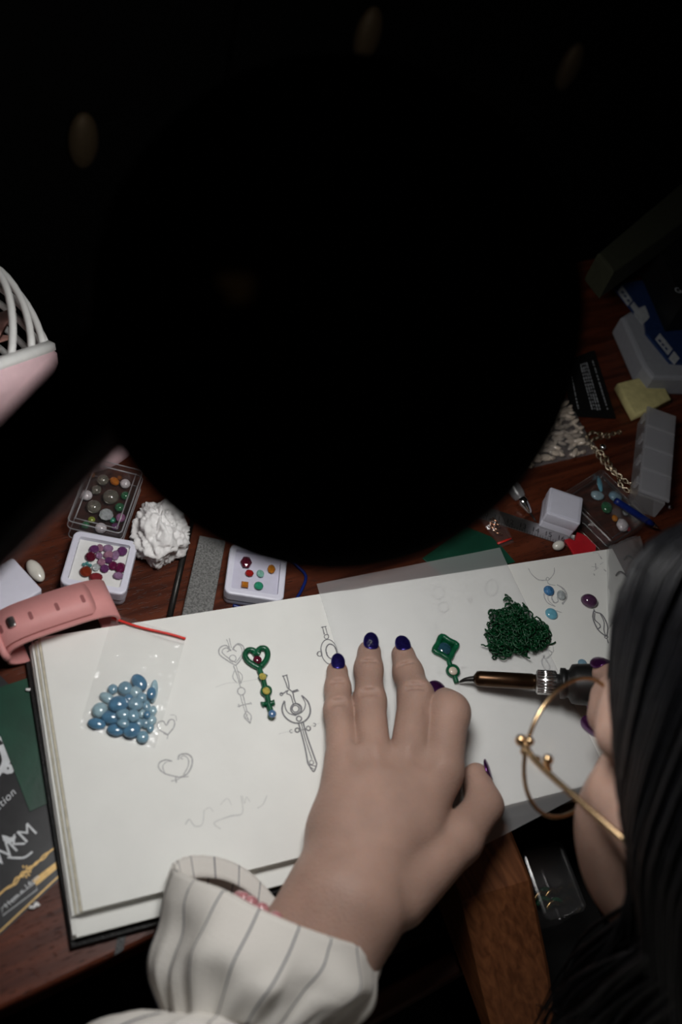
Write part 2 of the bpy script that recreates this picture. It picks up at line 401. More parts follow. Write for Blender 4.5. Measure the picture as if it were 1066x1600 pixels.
G = {k: gem(k + ' gemstone', c, t) for k, c, t in (
    ('amethyst', (.17, .05, .17), .3), ('lilac', (.44, .26, .44), .4), ('rose', (.50, .25, .36), .4), ('garnet', (.12, .012, .03), .2), ('magenta', (.15, .015, .065), .25),
    ('orange_red', (.24, .035, .015), .25), ('red', (.45, .02, .02), .3), ('coral', (.28, .03, .04), .3), ('teal', (.15, .45, .45), .4), ('clear', (.75, .80, .82), .6),
    ('citrine', (.62, .22, .02), .3), ('mint', (.30, .62, .52), .3), ('emerald', (.04, .38, .22), .3), ('smoky', (.34, .32, .26), .7), ('yellow', (.75, .62, .15), .4),
    ('opal', (.10, .22, .42), .2), ('ink', (.02, .07, .10), .1), ('green', (.05, .22, .10), .4), ('lime', (.35, .42, .06), .4), ('amber', (.62, .20, .02), .4), ('pinkviolet', (.50, .22, .42), .4), ('milk', (.75, .70, .72), .2))}
def cabmat(name, c, tr): return mat(name, c, .07, spec=.7, trans=tr, ior=1.5, coat=.3, var=.2, scale=250)
G['blue_cab'] = cabmat('blue glass', (.27, .46, .58), .35); G['deep_cab'] = cabmat('deep blue glass', (.12, .28, .44), .3); G['pale_cab'] = cabmat('pale blue glass', (.52, .72, .80), .45)
G['purple_cab'] = cabmat('dark purple stone', (.075, .03, .07), .0); G['sky_cab'] = cabmat('sky blue stone', (.16, .45, .58), .1); G['druzy'] = mat('blue druzy stone', (.03, .16, .36), .25, spec=.8, var=.6, scale=1400, bump=.8, bscale=1200)
def linen():
    m = bpy.data.materials.new('off white linen with dark pinstripes'); m.use_nodes = True; nt = m.node_tree; b = nt.nodes['Principled BSDF']
    b.inputs['Roughness'].default_value = .95; b.inputs['Specular IOR Level'].default_value = .1
    uv = nt.nodes.new('ShaderNodeUVMap'); sp = nt.nodes.new('ShaderNodeSeparateXYZ'); nt.links.new(uv.outputs[0], sp.inputs[0])
    fr = nt.nodes.new('ShaderNodeMath'); fr.operation = 'FRACT'; nt.links.new(sp.outputs[0], fr.inputs[0])
    di = nt.nodes.new('ShaderNodeMath'); di.operation = 'SUBTRACT'; di.inputs[1].default_value = .5; nt.links.new(fr.outputs[0], di.inputs[0])
    ab = nt.nodes.new('ShaderNodeMath'); ab.operation = 'ABSOLUTE'; nt.links.new(di.outputs[0], ab.inputs[0])
    r = nt.nodes.new('ShaderNodeValToRGB'); r.color_ramp.elements[0].position = .016; r.color_ramp.elements[1].position = .026
    r.color_ramp.elements[0].color = (.07, .08, .11, 1); r.color_ramp.elements[1].color = (.66, .63, .585, 1); nt.links.new(ab.outputs[0], r.inputs[0])
    tc = nt.nodes.new('ShaderNodeTexCoord'); n = nt.nodes.new('ShaderNodeTexNoise'); n.inputs['Scale'].default_value = 900; nt.links.new(tc.outputs['Object'], n.inputs['Vector'])
    bu = nt.nodes.new('ShaderNodeBump'); bu.inputs['Strength'].default_value = .3; bu.inputs['Distance'].default_value = .0008; nt.links.new(n.outputs['Fac'], bu.inputs['Height'])
    nt.links.new(bu.outputs[0], b.inputs['Normal']); nt.links.new(r.outputs[0], b.inputs['Base Color']); return m
M['linen'] = linen()
def emit(name, col, s):
    m = bpy.data.materials.new(name); m.use_nodes = True; nt = m.node_tree; nt.nodes.clear(); o = nt.nodes.new('ShaderNodeOutputMaterial'); e = nt.nodes.new('ShaderNodeEmission')
    e.inputs[0].default_value = (*col, 1); e.inputs[1].default_value = s; nt.links.new(e.outputs[0], o.inputs[0]); return m

# ================================================================== setting
struct('floor', prism([(-1600, -1600), (2200, -1600), (2200, 1500), (-1600, 1500)], -760, -730), M['floor'])
struct('wall_back', prism([(-1600, 1200), (2200, 1200), (2200, 1240), (-1600, 1240)], -730, 1700), M['wall'])
struct('wall_left', prism([(-1640, -1600), (-1600, -1600), (-1600, 1240), (-1640, 1240)], -730, 1700), M['wall'])
struct('wall_right', prism([(2200, -1600), (2240, -1600), (2240, 1240), (2200, 1240)], -730, 1700), M['wall'])

# ================================================================== workbench
TX0, TX1, TY1 = -420.0, 900.0, 395.0
wb = thing('workbench', 'dark red stained wooden workbench covered in jewellery supplies', 'table', (240, 225, -730))
part('table_top', prism([(TX0, 0), (TX1, 0), (TX1, TY1), (TX0, TY1)], -26, 0, 2.5), M['table'], wb, False)
for x, y in ((TX0 + 40, 40), (TX1 - 40, 40), (TX0 + 40, TY1 - 40), (TX1 - 40, TY1 - 40)):
    part('leg', prism(rrect((x, y), 60, 60), -730, -26, 3), M['darkwood'], wb, False)
part('back_apron', prism([(TX0 + 70, TY1 - 55), (TX1 - 70, TY1 - 55), (TX1 - 70, TY1 - 35), (TX0 + 70, TY1 - 35)], -110, -26, 1), M['darkwood'], wb, False)
part('left_apron', prism([(TX0 + 35, 70), (TX0 + 55, 70), (TX0 + 55, TY1 - 70), (TX0 + 35, TY1 - 70)], -110, -26, 1), M['darkwood'], wb, False)
part('right_apron', prism([(TX1 - 55, 70), (TX1 - 35, 70), (TX1 - 35, TY1 - 70), (TX1 - 55, TY1 - 70)], -110, -26, 1), M['darkwood'], wb, False)
# open catch drawer under the top
dz = -95.0
da = W(590, 1530, dz + 42); db = W(725, 1490, dz + 42)
dy = (da[1] + db[1]) / 2
pmx = float((W(724, 1406, -3) + W(833, 1373, -3))[0] / 2)
DX0, DX1 = -140.0, pmx
dw = part('drawer', prism([(DX0, dy), (DX1, dy), (DX1, 180), (DX0, 180)], dz - 6, dz, .5), M['blackmatte'], wb, False, 'black bottom of the open drawer')
part('drawer_front', prism([(DX0 - 8, dy - 14), (DX1 + 8, dy - 14), (DX1 + 8, dy), (DX0 - 8, dy)], dz - 10, dz + 42, 2), M['darkwood'], dw, False)
part('drawer_side', prism([(DX0 - 8, dy), (DX0, dy), (DX0, 180), (DX0 - 8, 180)], dz - 6, dz + 36, 1), M['darkwood'], dw, False)
part('drawer_side', prism([(DX1, dy), (DX1 + 8, dy), (DX1 + 8, 180), (DX1, 180)], dz - 6, dz + 36, 1), M['darkwood'], dw, False)

# bench pin: flat tongue that slopes down to its tip
pa, pb = W(724, 1406, -3), W(833, 1373, -3)
pdir = unit(np.append((pb - pa)[:2], 0)); pn = V(pdir[1], -pdir[0], 0); pw = np.linalg.norm((pb - pa)[:2])
pl0 = W(765, 1562, -38); 
def pin_ring(o, wl, wr, zt, zb):
    a = np.append(o[:2], 0) - pdir * wl; b = np.append(o[:2], 0) + pdir * wr
    e = 3.0
    return [a + V(0, 0, zb), b + V(0, 0, zb), b + V(0, 0, zt - e), b - pdir * e + V(0, 0, zt), a + pdir * e + V(0, 0, zt), a + V(0, 0, zt - e)]
pm = (pa + pb) / 2
tip = pm + pn * 88
rings = [pin_ring(pm - pn * 95, pw / 2, pw / 2, -27.5, -45), pin_ring(pm - pn * 42, pw / 2, pw / 2, -27.5, -45), pin_ring(pm - pn * 41.5, pw / 2, pw / 2, -3, -45), pin_ring(pm, pw / 2, pw / 2, -3, -42),
         pin_ring(pm + pn * 45, pw / 2 - 2, pw / 2, -25, -46), pin_ring(tip, pw / 2 - 6, pw / 2 - 3, -48, -56)]
pv = np.array([q for r in rings for q in r]); pf = []
for i in range(len(rings) - 1):
    for k in range(6): pf.append((i * 6 + k, i * 6 + (k + 1) % 6, (i + 1) * 6 + (k + 1) % 6, (i + 1) * 6 + k))
pf += [(5, 4, 3, 2, 1, 0), tuple((len(rings) - 1) * 6 + k for k in range(6))]
solo('bench_pin', (pv, pf), M['pinwood'], 'brown wooden bench pin sloping out from the table edge under the book', 'bench pin', smooth=False)

# ================================================================== sketchbook
BO = W(63, 996, 14); BX = unit((W(952, 858, 14) - BO) * V(1, 1, 0)); BY = V(BX[1], -BX[0], 0)
BWID, BHEI, SP = 401.0, 159.0, 200.0
PZ = 14.0
def bk(u, v, z): p = BO + BX * u + BY * v; return V(p[0], p[1], z)
def bpoly(u0, v0, u1, v1): return [bk(u0, v0, 0), bk(u1, v0, 0), bk(u1, v1, 0), bk(u0, v1, 0)]
sb = thing('sketchbook', 'open landscape sketchbook with cream pages, pencil jewellery drawings and black cover', 'sketchbook', bk(SP, 80, 0))
cv = part('cover', prism([bk(-10, -4, 0), bk(SP + 6, -4, 0), bk(SP + 6, 171, 0), bk(-8, 173, 0)], 0.9, 3.4, .8), M['cover'], sb, True, 'black grained hard cover')
part('cover', prism([bk(SP - 4, -4, 0), bk(BWID + 5, -4, 0), bk(BWID + 5, BHEI + 5, 0), bk(SP - 4, BHEI + 5, 0)], 0.9, 3.4, .8), M['cover'], sb, True, 'black grained hard cover')
def leaf(u0, v0, u1, v1, z0, z1, m=None, name='page', nx=14, skew=0.0, sag=0.0):
    """a sheet (or bundle of sheets) of pages, top face slightly domed"""
    top, bot = [], []
    for j in (0, 1):
        for i in range(nx + 1):
            t = i / nx; u = u0 + (u1 - u0) * t; v = (v0 if j == 0 else v1) + skew * (t if j else 0)
            dip = sag * math.exp(-(SP - u) ** 2 / 60.0)
            top.append(bk(u, v, z1 - dip)); bot.append(bk(u, v, z0 - dip * .7))
    v = np.array(top + bot); n = nx + 1; f = []
    for i in range(nx):
        f.append((i, n + i, n + i + 1, i + 1)); o = 2 * n; f.append((o + i, o + i + 1, o + n + i + 1, o + n + i))
        f.append((i, i + 1, o + i + 1, o + i)); f.append((n + i, o + n + i, o + n + i + 1, n + i + 1))
    f.append((0, 2 * n, 3 * n, n)); f.append((n - 1, 2 * n - 1, 4 * n - 1, 3 * n - 1))
    return v, f
# left stack: lower sheets stick out below the upper ones
zz = 3.4
left = [(-6.8, 0, 169, 1.5), (-5.6, 0, 168.5, 1.0), (-6.2, .5, 168, 1.6), (-4.6, 0, 169.5, .5), (-5.2, 1, 159.4, 1.8), (-3.6, .3, 159, 1.2), (-2.6, .6, 159.4, .9), (-1.4, 0, 159, 1.2), (0, 0, 159.2, .8)]
tot = sum(q[3] for q in left)
for k, (u0, v0, v1, t) in enumerate(left):
    t = t * (PZ - 3.4) / tot
    part('page', leaf(u0, v0, SP, v1, zz + .12, zz + t, sag=1.0), M['paper'] if k in (3, 8) else M['paper_edge'] if k % 2 else M['paper'], sb, False); zz += t
zz = 3.4
for k, (u1, v1, t) in enumerate(((BWID - 1, BHEI - 1, 3.2), (BWID + .6, BHEI, 2.6), (BWID - .5, BHEI - .6, 2.6), (BWID, BHEI, 2.0))):
    part('page', leaf(SP, 0, u1, v1, zz + .12, zz + t * (PZ - 3.4) / 10.4, sag=1.0), M['paper'] if k != 1 else M['paper_edge'], sb, False); zz += t * (PZ - 3.4) / 10.4
# page marker ribbon hanging out at the lower edge
rb = [W(196, 1438, .35), W(191, 1462, .3), W(187, 1484, .3), W(186, 1490, .3)]
rv = []; 
for p in rb: rv += [p - V(2.6, 0, 0) * 1.0, p + V(2.6, .6, 0)]
part('ribbon_marker', (np.array(rv + [q + V(0, 0, .5) for q in rv]), [(0, 1, 3, 2), (2, 3, 5, 4), (4, 5, 7, 6), (8, 10, 11, 9), (10, 12, 13, 11), (12, 14, 15, 13)]), M['cover'], sb, False)

# --- pencil drawings, strokes lie on the page
DZ = PZ + .12
def px(pts, o=(0, 0), s=1.0): return [W(o[0] + x / s, o[1] + y / s, DZ)[:2] for x, y in pts]
def stroke(pts, w=.7, smooth=True, closed=False, n=6):
    P = np.array(pts); P = cat(np.c_[P, P[:, :1] * 0], n, closed)[:, :2] if smooth and len(P) > 2 else P
    if closed: P = np.r_[P, P[:1]]
    return ribbon(P, w, DZ + RNG.random() * .05)
def circ(c, rx, ry=None, a0=0, a1=360, rot=0, n=22):
    ry = ry or rx; ro = math.radians(rot)
    out = []
    for k in range(n + 1):
        a = math.radians(a0 + (a1 - a0) * k / n); x, y = rx * math.cos(a), ry * math.sin(a)
        out.append((c[0] + x * math.cos(ro) - y * math.sin(ro), c[1] + x * math.sin(ro) + y * math.cos(ro)))
    return out
def draw(name, strokes, m, o, s):
    ms = []
    for st in strokes:
        pts, w = st[0], st[1]; ms.append(stroke(px(pts, o, s), w, len(st) < 3))
        if w >= .4: ms.append(stroke(px([(x + RNG.normal(0, 2.0), y + RNG.normal(0, 2.0)) for x, y in pts], o, s), w * .6, len(st) < 3))
    part(name, merge(*ms), M[m], sb, False)
A = (330, 970); S = 6.153
draw('heart_key_drawing', [
    ([(235, 430), (160, 385), (85, 330), (75, 280), (105, 245), (150, 240), (190, 290)], .9), ([(235, 400), (180, 370), (110, 310), (115, 275), (150, 262), (175, 285), (150, 300)], .7),
    ([(235, 430), (280, 380), (315, 310), (310, 250), (265, 220), (225, 245), (205, 280)], .9), ([(235, 405), (285, 340), (298, 290), (280, 240), (245, 232), (215, 270), (245, 295)], .6),
    ([(148, 178), (165, 220), (178, 262)], .5), ([(175, 168), (185, 220), (196, 262)], .5), (circ((208, 362), 32), .6),
    ([(215, 430), (255, 540), (282, 640)], .7), ([(240, 430), (265, 520), (285, 600)], .5), ([(225, 480), (208, 545), (250, 600)], .5), ([(255, 480), (300, 530), (285, 605)], .5),
    (circ((290, 678), 36), .7), ([(280, 712), (300, 790), (330, 880), (375, 990)], .5), ([(305, 708), (325, 790), (345, 870)], .6), ([(255, 825), (330, 803), (390, 795)], .7), ([(262, 800), (272, 832)], .6), ([(375, 782), (390, 805)], .6),
    ([(340, 870), (318, 925), (375, 985)], .7), ([(345, 870), (385, 915), (375, 985)], .7), ([(350, 900), (330, 930), (365, 950)], .5)], 'pencil_light', A, S)
draw('guide_line_drawing', [([(40, 640), (160, 600), (280, 590), (450, 560)], .25)], 'pencil_faint', A, S)
draw('guide_line_drawing', [([(650, 1090), (720, 1070), (830, 1060), (960, 1010), (1040, 985)], .25)], 'pencil_faint', A, S)
draw('crescent_key_drawing', [
    ([(690, 525), (720, 600), (735, 650)], .7), ([(725, 520), (745, 600), (750, 650)], .7), ([(685, 535), (735, 520)], .7, 0), ([(735, 645), (758, 665), (785, 690), (795, 740), (812, 790)], .8), ([(742, 665), (728, 700), (765, 720), (790, 800)], .7),
    ([(730, 670), (700, 695), (668, 702)], .8), (circ((676, 705), 14), .6), ([(780, 680), (835, 662)], .9, 0), ([(785, 690), (845, 672)], .6, 0),
    (circ((818, 848), 52), .9), (circ((812, 846), 32), .7), (circ((812, 846), 45), .4),
    ([(705, 770), (682, 840), (700, 910), (760, 965), (830, 985), (900, 965), (945, 910), (952, 840), (925, 770), (870, 718)], 1.0), ([(708, 770), (715, 840), (750, 890), (820, 912)], .7), ([(870, 722), (905, 790), (895, 850), (860, 890)], .6),
    (circ((845, 942), 24), .8), ([(840, 985), (870, 1090), (905, 1230), (930, 1370)], .9), ([(885, 980), (915, 1090), (960, 1220), (1015, 1375)], .9), ([(868, 985), (895, 1100), (935, 1230), (970, 1330)], .6),
    (circ((828, 1052), 20), .8), (circ((935, 1035), 20), .8), ([(848, 1050), (915, 1040)], .6, 0), (circ((772, 1062), 15, None, 60, 300), .4), (circ((990, 1000), 15, None, -120, 120), .4),
    ([(930, 1370), (945, 1395), (985, 1450), (1010, 1400), (1015, 1375)], .8), (circ((965, 1362), 20), .5), ([(930, 1380), (1010, 1400)], .5, 0), ([(945, 1400), (990, 1430)], .5, 0)], 'pencil', A, S)
A = (300, 940); S = 4.1
draw('oval_pendant_drawing', [([(835, 160), (850, 210)], .5, 0), ([(855, 160), (868, 210)], .5, 0), ([(828, 165), (862, 158)], .5, 0), (circ((862, 225), 14), .5), (circ((880, 322), 52, 80, 0, 360, -12), .6), (circ((893, 320), 33, 48, 0, 360, -14), .8), (circ((818, 335), 15), .6)], 'pencil', A, S)
A = (230, 1060); S = 4.635
draw('small_heart_drawing', [([(140, 400), (85, 370), (75, 325), (115, 310), (140, 340), (165, 300), (195, 305), (195, 350), (160, 395), (140, 410)], .7), ([(120, 400), (155, 410)], .7, 0), ([(165, 265), (205, 270), (212, 310)], .3), ([(150, 415), (143, 440)], .4, 0)], 'pencil_light', A, S)
draw('heart_drawing', [([(225, 715), (130, 690), (85, 650), (90, 610), (135, 590), (180, 600)], .7), ([(130, 690), (112, 640), (140, 605), (175, 600)], .4), ([(225, 590), (235, 555), (290, 548), (325, 580), (320, 640), (285, 695), (225, 720)], .9), ([(265, 695), (295, 640), (300, 590), (270, 560), (240, 575), (260, 585)], .5), ([(205, 705), (210, 755)], .6, 0), ([(175, 745), (230, 728)], .5, 0), ([(235, 720), (300, 710)], .5, 0)], 'pencil_light', A, S)
draw('faint_squiggle_drawing', [([(275, 1060), (305, 1020), (345, 1070), (400, 1055), (412, 955)], .45), ([(412, 960), (450, 935), (480, 965)], .3), ([(530, 1090), (485, 1045), (600, 1000), (690, 975), (680, 850)], .45), ([(690, 850), (705, 905), (720, 860), (745, 895)], .35), ([(530, 915), (580, 870), (610, 915)], .3), ([(800, 940), (840, 910), (868, 850)], .45)], 'pencil_faint', A, S)
A = (820, 860); S = 5.922
draw('crescent_necklace_drawing', [([(35, 165), (65, 220), (130, 270), (205, 275)], .5), ([(275, 160), (270, 215), (225, 275)], .5), (circ((213, 265), 14), .5), ([(210, 280), (225, 310), (285, 325)], .5), ([(300, 318), (365, 360), (392, 430), (350, 500)], 1.0), ([(320, 325), (375, 390), (375, 450), (345, 490)], .5),
    ([(180, 390), (185, 440), (220, 490), (285, 520)], .7), ([(215, 420), (225, 470), (285, 520)], .4), ([(270, 400), (250, 440), (275, 485), (310, 470), (300, 430)], .8), ([(290, 560), (340, 575)], .5, 0)], 'pencil_light', A, S)
draw('twisted_pendant_drawing', [([(640, 545), (655, 570), (710, 590), (750, 650), (770, 720), (760, 800)], 1.0), ([(640, 560), (632, 620), (655, 690), (690, 745), (745, 790)], 1.0), ([(650, 580), (650, 640), (690, 680), (700, 710), (670, 730)], .8), ([(700, 585), (735, 660), (735, 740), (755, 800)], .8), (circ((755, 800), 14), .7), ([(765, 820), (775, 860)], .8, 0)], 'pencil', A, S)
draw('side_note_drawing', [([(630, 20), (680, 25), (690, 55)], .3), ([(700, 55), (712, 80)], .9, 0), ([(655, 120), (660, 170)], .7, 0), ([(640, 215), (648, 232)], .8, 0), ([(735, 175), (755, 195)], .8, 0), ([(620, 150), (680, 160), (640, 190)], .3), ([(700, 130), (730, 110)], .3, 0)], 'pencil_light', A, S)
A = (660, 850); S = 3.135
draw('leaf_pendant_drawing', [([(560, 525), (600, 515), (635, 535), (610, 560)], .7), ([(590, 545), (625, 600), (610, 620), (585, 580), (600, 545)], .8), ([(612, 620), (630, 640)], .7, 0), ([(640, 500), (640, 530), (600, 500)], .4)], 'pencil_light', A, S)
for fm in ((circ((340, 215), 30, 40), .5), (circ((80, 240), 30), .4), (circ((105, 310), 25), .4), (circ((235, 275), 10), .4), ([(70, 630), (100, 632)], .7, 0), ([(190, 610), (215, 600)], .7, 0), ([(60, 390), (72, 420)], .6, 0), ([(175, 680), (185, 720)], .5, 0), (circ((230, 880), 8), .6)):
    draw('faint_mark_drawing', [fm], 'pencil_faint', A, S)

# ================================================================== tracing paper on the right page
c00, c10, c11, c01 = W(495, 912, 15)[:2], W(781, 856, 15)[:2], W(950, 1222, 11)[:2], W(640, 1405, 11)[:2]
n1, n2 = 26, 34; tv = []
for j in range(n2 + 1):
    for i in range(n1 + 1):
        s, t = i / n1, j / n2
        p = (1 - s) * (1 - t) * c00 + s * (1 - t) * c10 + s * t * c11 + (1 - s) * t * c01
        q = np.append(p, 0) - BO; v = q @ BY
        if v > BHEI - 2: p = (bk(q @ BX, BHEI - 2 + (v - BHEI + 2) * .8, 0))[:2]
        z = PZ + .75 + .35 * fbm((p[0], p[1], 3), 40)
        if v > BHEI: z -= 3.5 * (1 - math.exp(-(v - BHEI) / 9.0)) + (v - BHEI) * .12
        if v < 0: z += -.02 * v * (-v) * .15
        tv.append((p[0], p[1], z))
tv = np.array(tv); tf = [(j * (n1 + 1) + i, j * (n1 + 1) + i + 1, (j + 1) * (n1 + 1) + i + 1, (j + 1) * (n1 + 1) + i) for j in range(n2) for i in range(n1)]
solo('tracing_paper', (tv, tf), M['tracing'], 'translucent tracing paper sheet over the right page, drooping at the near edge', 'paper')

# ================================================================== desk lamp
LX, LY, LZ = LAMP_C
lp = thing('desk_lamp', 'large black round desk lamp head hanging over the sketchbook on a black arm', 'lamp', (-289, 34, 0))
R = LAMP_R
def oval(vf):
    v = np.asarray(vf[0]) - LAMP_C; k = .89; c, s_ = math.cos(k), math.sin(k); v[:, 0] *= 114 / 94; v[:, 1] *= 75 / 94
    return np.c_[v[:, 0] * c - v[:, 1] * s_, v[:, 0] * s_ + v[:, 1] * c, v[:, 2]] + LAMP_C, vf[1]
hd = part('lamp_head', oval(lathe([(.01, 9), (R - 16, 9), (R - 5, -2), (R - 2, -4), (R - .5, -3.5), (R, -2), (R - 1.5, 3), (R - 6, 9), (R - 14, 14), (R - 28, 19), (R * .4, 23), (.01, 25)], LAMP_C, seg=96)), M['blackmatte'], lp)
# light panel: a round diffuser set in the shade, tipped towards the sketchbook
LN = unit(V(-.03, -.05, -.99))
part('diffuser', lathe([(.01, 0), (54, 0), (59, .6), (60, 2), (59, 3), (.01, 3)], LAMP_C + V(16, 18, -.5), -LN, seg=64), emit('lamp diffuser', (1.0, .985, .97), LAMP_STRENGTH), hd, True, 'glowing white diffuser')
part('rim', oval(lathe([(R - 2, -5), (R - .4, -5), (R + .2, -4.2), (R - .4, -3.4), (R - 2, -3.4), (R - 2, -5)], LAMP_C, seg=96, caps=False)), M['grey_rim'], hd)
jt = LAMP_C + V(-60, -18, 14)
part('joint', lathe([(13, -8), (15, -6), (15, 10), (12, 13), (.01, 13)], jt, seg=28), M['blackmatte'], hd)
part('warm_spot_screw', lathe([(4, 0), (7, 2), (7, 9), (5, 11), (.01, 11)], W(360, 478, 379), seg=18), M['brass'], hd)  # brass piece added on the head in place of a warm blurred glint
aE = V(-289, 13, 21)
ad = unit(aE - jt); ax_, ay_, _ = frame(ad)
L = np.linalg.norm(aE - jt)
part('arm', obox((jt + V(0, 0, 8) + aE) / 2, [ax_, ay_, ad], [13, 6, L / 2 + 6]), M['blackmatte'], lp, False)
sd_ = ax_ if ax_[1] < 0 else -ax_
edge_pts = [jt + sd_ * 12 + V(0, 0, 2), jt + ad * 40 + sd_ * 15.5 + V(0, 0, 4), jt + ad * 120 + sd_ * 16 + V(0, 0, 3), jt + ad * 240 + sd_ * 15.5 + V(0, 0, 2), aE + sd_ * 15, V(-289, 0, 5)]
part('lit_edge_strip', tube(cat(edge_pts, 8), 1.6, 8), M['pink_fan'], lp, True, 'pale pink strip added as the lit lower edge of the arm')  # added strip: pink colour stands for light along the arm's lower edge
part('post', lathe([(11, 0), (11, 44), (9, 50), (.01, 50)], V(-289, 34, 2), seg=24), M['blackmatte'], lp)
part('clamp', prism(rrect((-289, 24), 44, 60, 0, 6), 0, 14, 2), M['blackmatte'], lp, False)

# ================================================================== pink fan
fb = W(128, 672, 0); fb = V(fb[0], fb[1], 0)
fan = thing('desk_fan', 'small pink desk fan with curved white guard ribs behind the lamp arm', 'fan', fb)
part('base', lathe([(.01, 0), (38, 0), (40, 3), (38, 10), (26, 16), (12, 20), (.01, 20)], fb, seg=48), M['pink_fan'], fan)
fax = unit(V(-.123, .735, .666))                        # the fan faces up to the left
rimpt = D(78, 556, 606)                                 # the rim end that shows beside the lamp arm
inv = unit(np.cross(RR[2], fax)); inv = inv if inv @ RR[0] > 0 else -inv
RF = 68.0
fc = rimpt - inv * RF
part('stem', tube([fb + V(0, 0, 14), fb * .5 + (fc - fax * 24) * .5 + V(2, 0, 2), fc - fax * 26], 9, 14), M['pink_fan'], fan)
part('housing', lathe([(.01, -30), (26, -30), (44, -26), (RF - 4, -12), (RF + 1.5, -6), (RF + 3, 0), (RF + 1, 4), (RF - 3, 4)], fc, fax, 64, caps=False), M['pink_fan'], fan)
part('shade_lining', lathe([(.01, -24), (32, -23), (RF - 10, -11), (RF - 4, 2), (RF - 3, 3)], fc, fax, 64, caps=False), mat('dark grey inner shade', (.05, .04, .04), .6, var=.1), fan)  # dark lining puts the shade deep inside the pink housing into colour
fx, fy, _ = frame(fax)
gd = part('guard', lathe([(RF - 4, 2), (RF + 3.2, 2), (RF + 4, 6), (RF + 1, 9), (RF - 4, 8), (RF - 4, 2)], fc, fax, 64, caps=False), M['white_fan'], fan, True, 'white guard ring')
for k in range(22):
    a0 = 2 * math.pi * k / 22; pts = []
    for t in np.linspace(0, 1, 14):
        ph = t * 1.30; r = (RF - 1) * math.cos(ph) ** .42; a = a0 + .95 * t; h = 6 + 70 * math.sin(ph)
        pts.append(fc + fax * h + r * (math.cos(a) * fx + math.sin(a) * fy))
    part('guard_rib', tube(pts, 2.3, 8), M['white_fan'], gd)
part('guard_cap', lathe([(.01, 71), (38, 71), (41, 74), (34, 79), (.01, 81)], fc, fax, 32), M['pink_fan'], gd)
for k in range(5):
    a0 = 2 * math.pi * k / 5; bv = []
    for i in range(7):
        r = 14 + (RF - 24) * i / 6; w = .25 + .42 * math.sin(math.pi * (i + 1.2) / 8.5)
        for sgn in (-1, 1):
            a = a0 + sgn * w; bv.append(fc + fax * (26 + 8 * sgn) + r * (math.cos(a) * fx + math.sin(a) * fy))
    bv = np.array(bv); m_ = len(bv); bv = np.r_[bv, bv - fax * 1.4]
    bf = [(2 * i, 2 * i + 1, 2 * i + 3, 2 * i + 2) for i in range(6)] + [(m_ + 2 * i, m_ + 2 * i + 2, m_ + 2 * i + 3, m_ + 2 * i + 1) for i in range(6)] + [(2 * i, 2 * i + 2, m_ + 2 * i + 2, m_ + 2 * i) for i in range(6)] + [(2 * i + 1, m_ + 2 * i + 1, m_ + 2 * i + 3, 2 * i + 3) for i in range(6)]
    part('blade', (bv, bf), M['salmon'], fan)
part('hub', lathe([(.01, -26), (14, -26), (16, 20), (13, 36), (.01, 40)], fc, fax, 24), M['salmon'], fan)

# ================================================================== stones: cut gems and cabochons
def gem_mesh(rx, ry, h, n=10, square=False):
    """faceted stone standing on a small culet, girdle rx x ry"""
    rings = [(.12, 0), (.62, .30), (1.0, .58), (1.0, .64), (.80, .86), (.58, 1.0)]
    v = []; off = [0, .5, 0, 0, .5, 0]
    for (r, z), o in zip(rings, off):
        for k in range(n):
            a = 2 * math.pi * (k + (o if not square else 0) + (.5 if square else 0)) / n; v.append((r * rx * math.cos(a), r * ry * math.sin(a), z * h))
    f = []
    for i in range(5):
        for k in range(n):
            l = (k + 1) % n; a, b, c, d = i * n + k, i * n + l, (i + 1) * n + l, (i + 1) * n + k
            if square or off[i] == off[i + 1]: f.append((a, b, c, d))
            elif off[i] < off[i + 1]: f += [(a, b, d), (b, c, d)]
            else: f += [(a, b, c), (a, c, d)]
    f.append(tuple(range(n))[::-1]); f.append(tuple(5 * n + k for k in range(n)))
    return np.array(v), f
def cab_mesh(rx, ry, h, n=16):
    prof = [(.80, 0), (.96, .10), (1.0, .24), (.97, .42), (.84, .68), (.60, .88), (.30, .98), (.02, 1.0)]
    v = [(r * rx * math.cos(2 * math.pi * k / n), r * ry * math.sin(2 * math.pi * k / n), z * h) for r, z in prof for k in range(n)]
    f = [(i * n + k, i * n + (k + 1) % n, (i + 1) * n + (k + 1) % n, (i + 1) * n + k) for i in range(len(prof) - 1) for k in range(n)]
    f.append(tuple(range(n))[::-1]); f.append(tuple((len(prof) - 1) * n + k for k in range(n))); return np.array(v), f
def place(name, vf, m, p, label, cat_, group=None, rz=0.0, tilt=(0, 0), smooth=False, me=None):
    o = bpy.data.objects.new(name, me or mesh(name, vf[0], vf[1], m, smooth)); link(o)
    o.location = Vector(np.asarray(p) / 1000); o.rotation_euler = (tilt[0], tilt[1], rz)
    o['label'] = label; o['category'] = cat_
    if group: o['group'] = group
    return o
GA = math.radians(-28)      # world heading of "image right" on the table

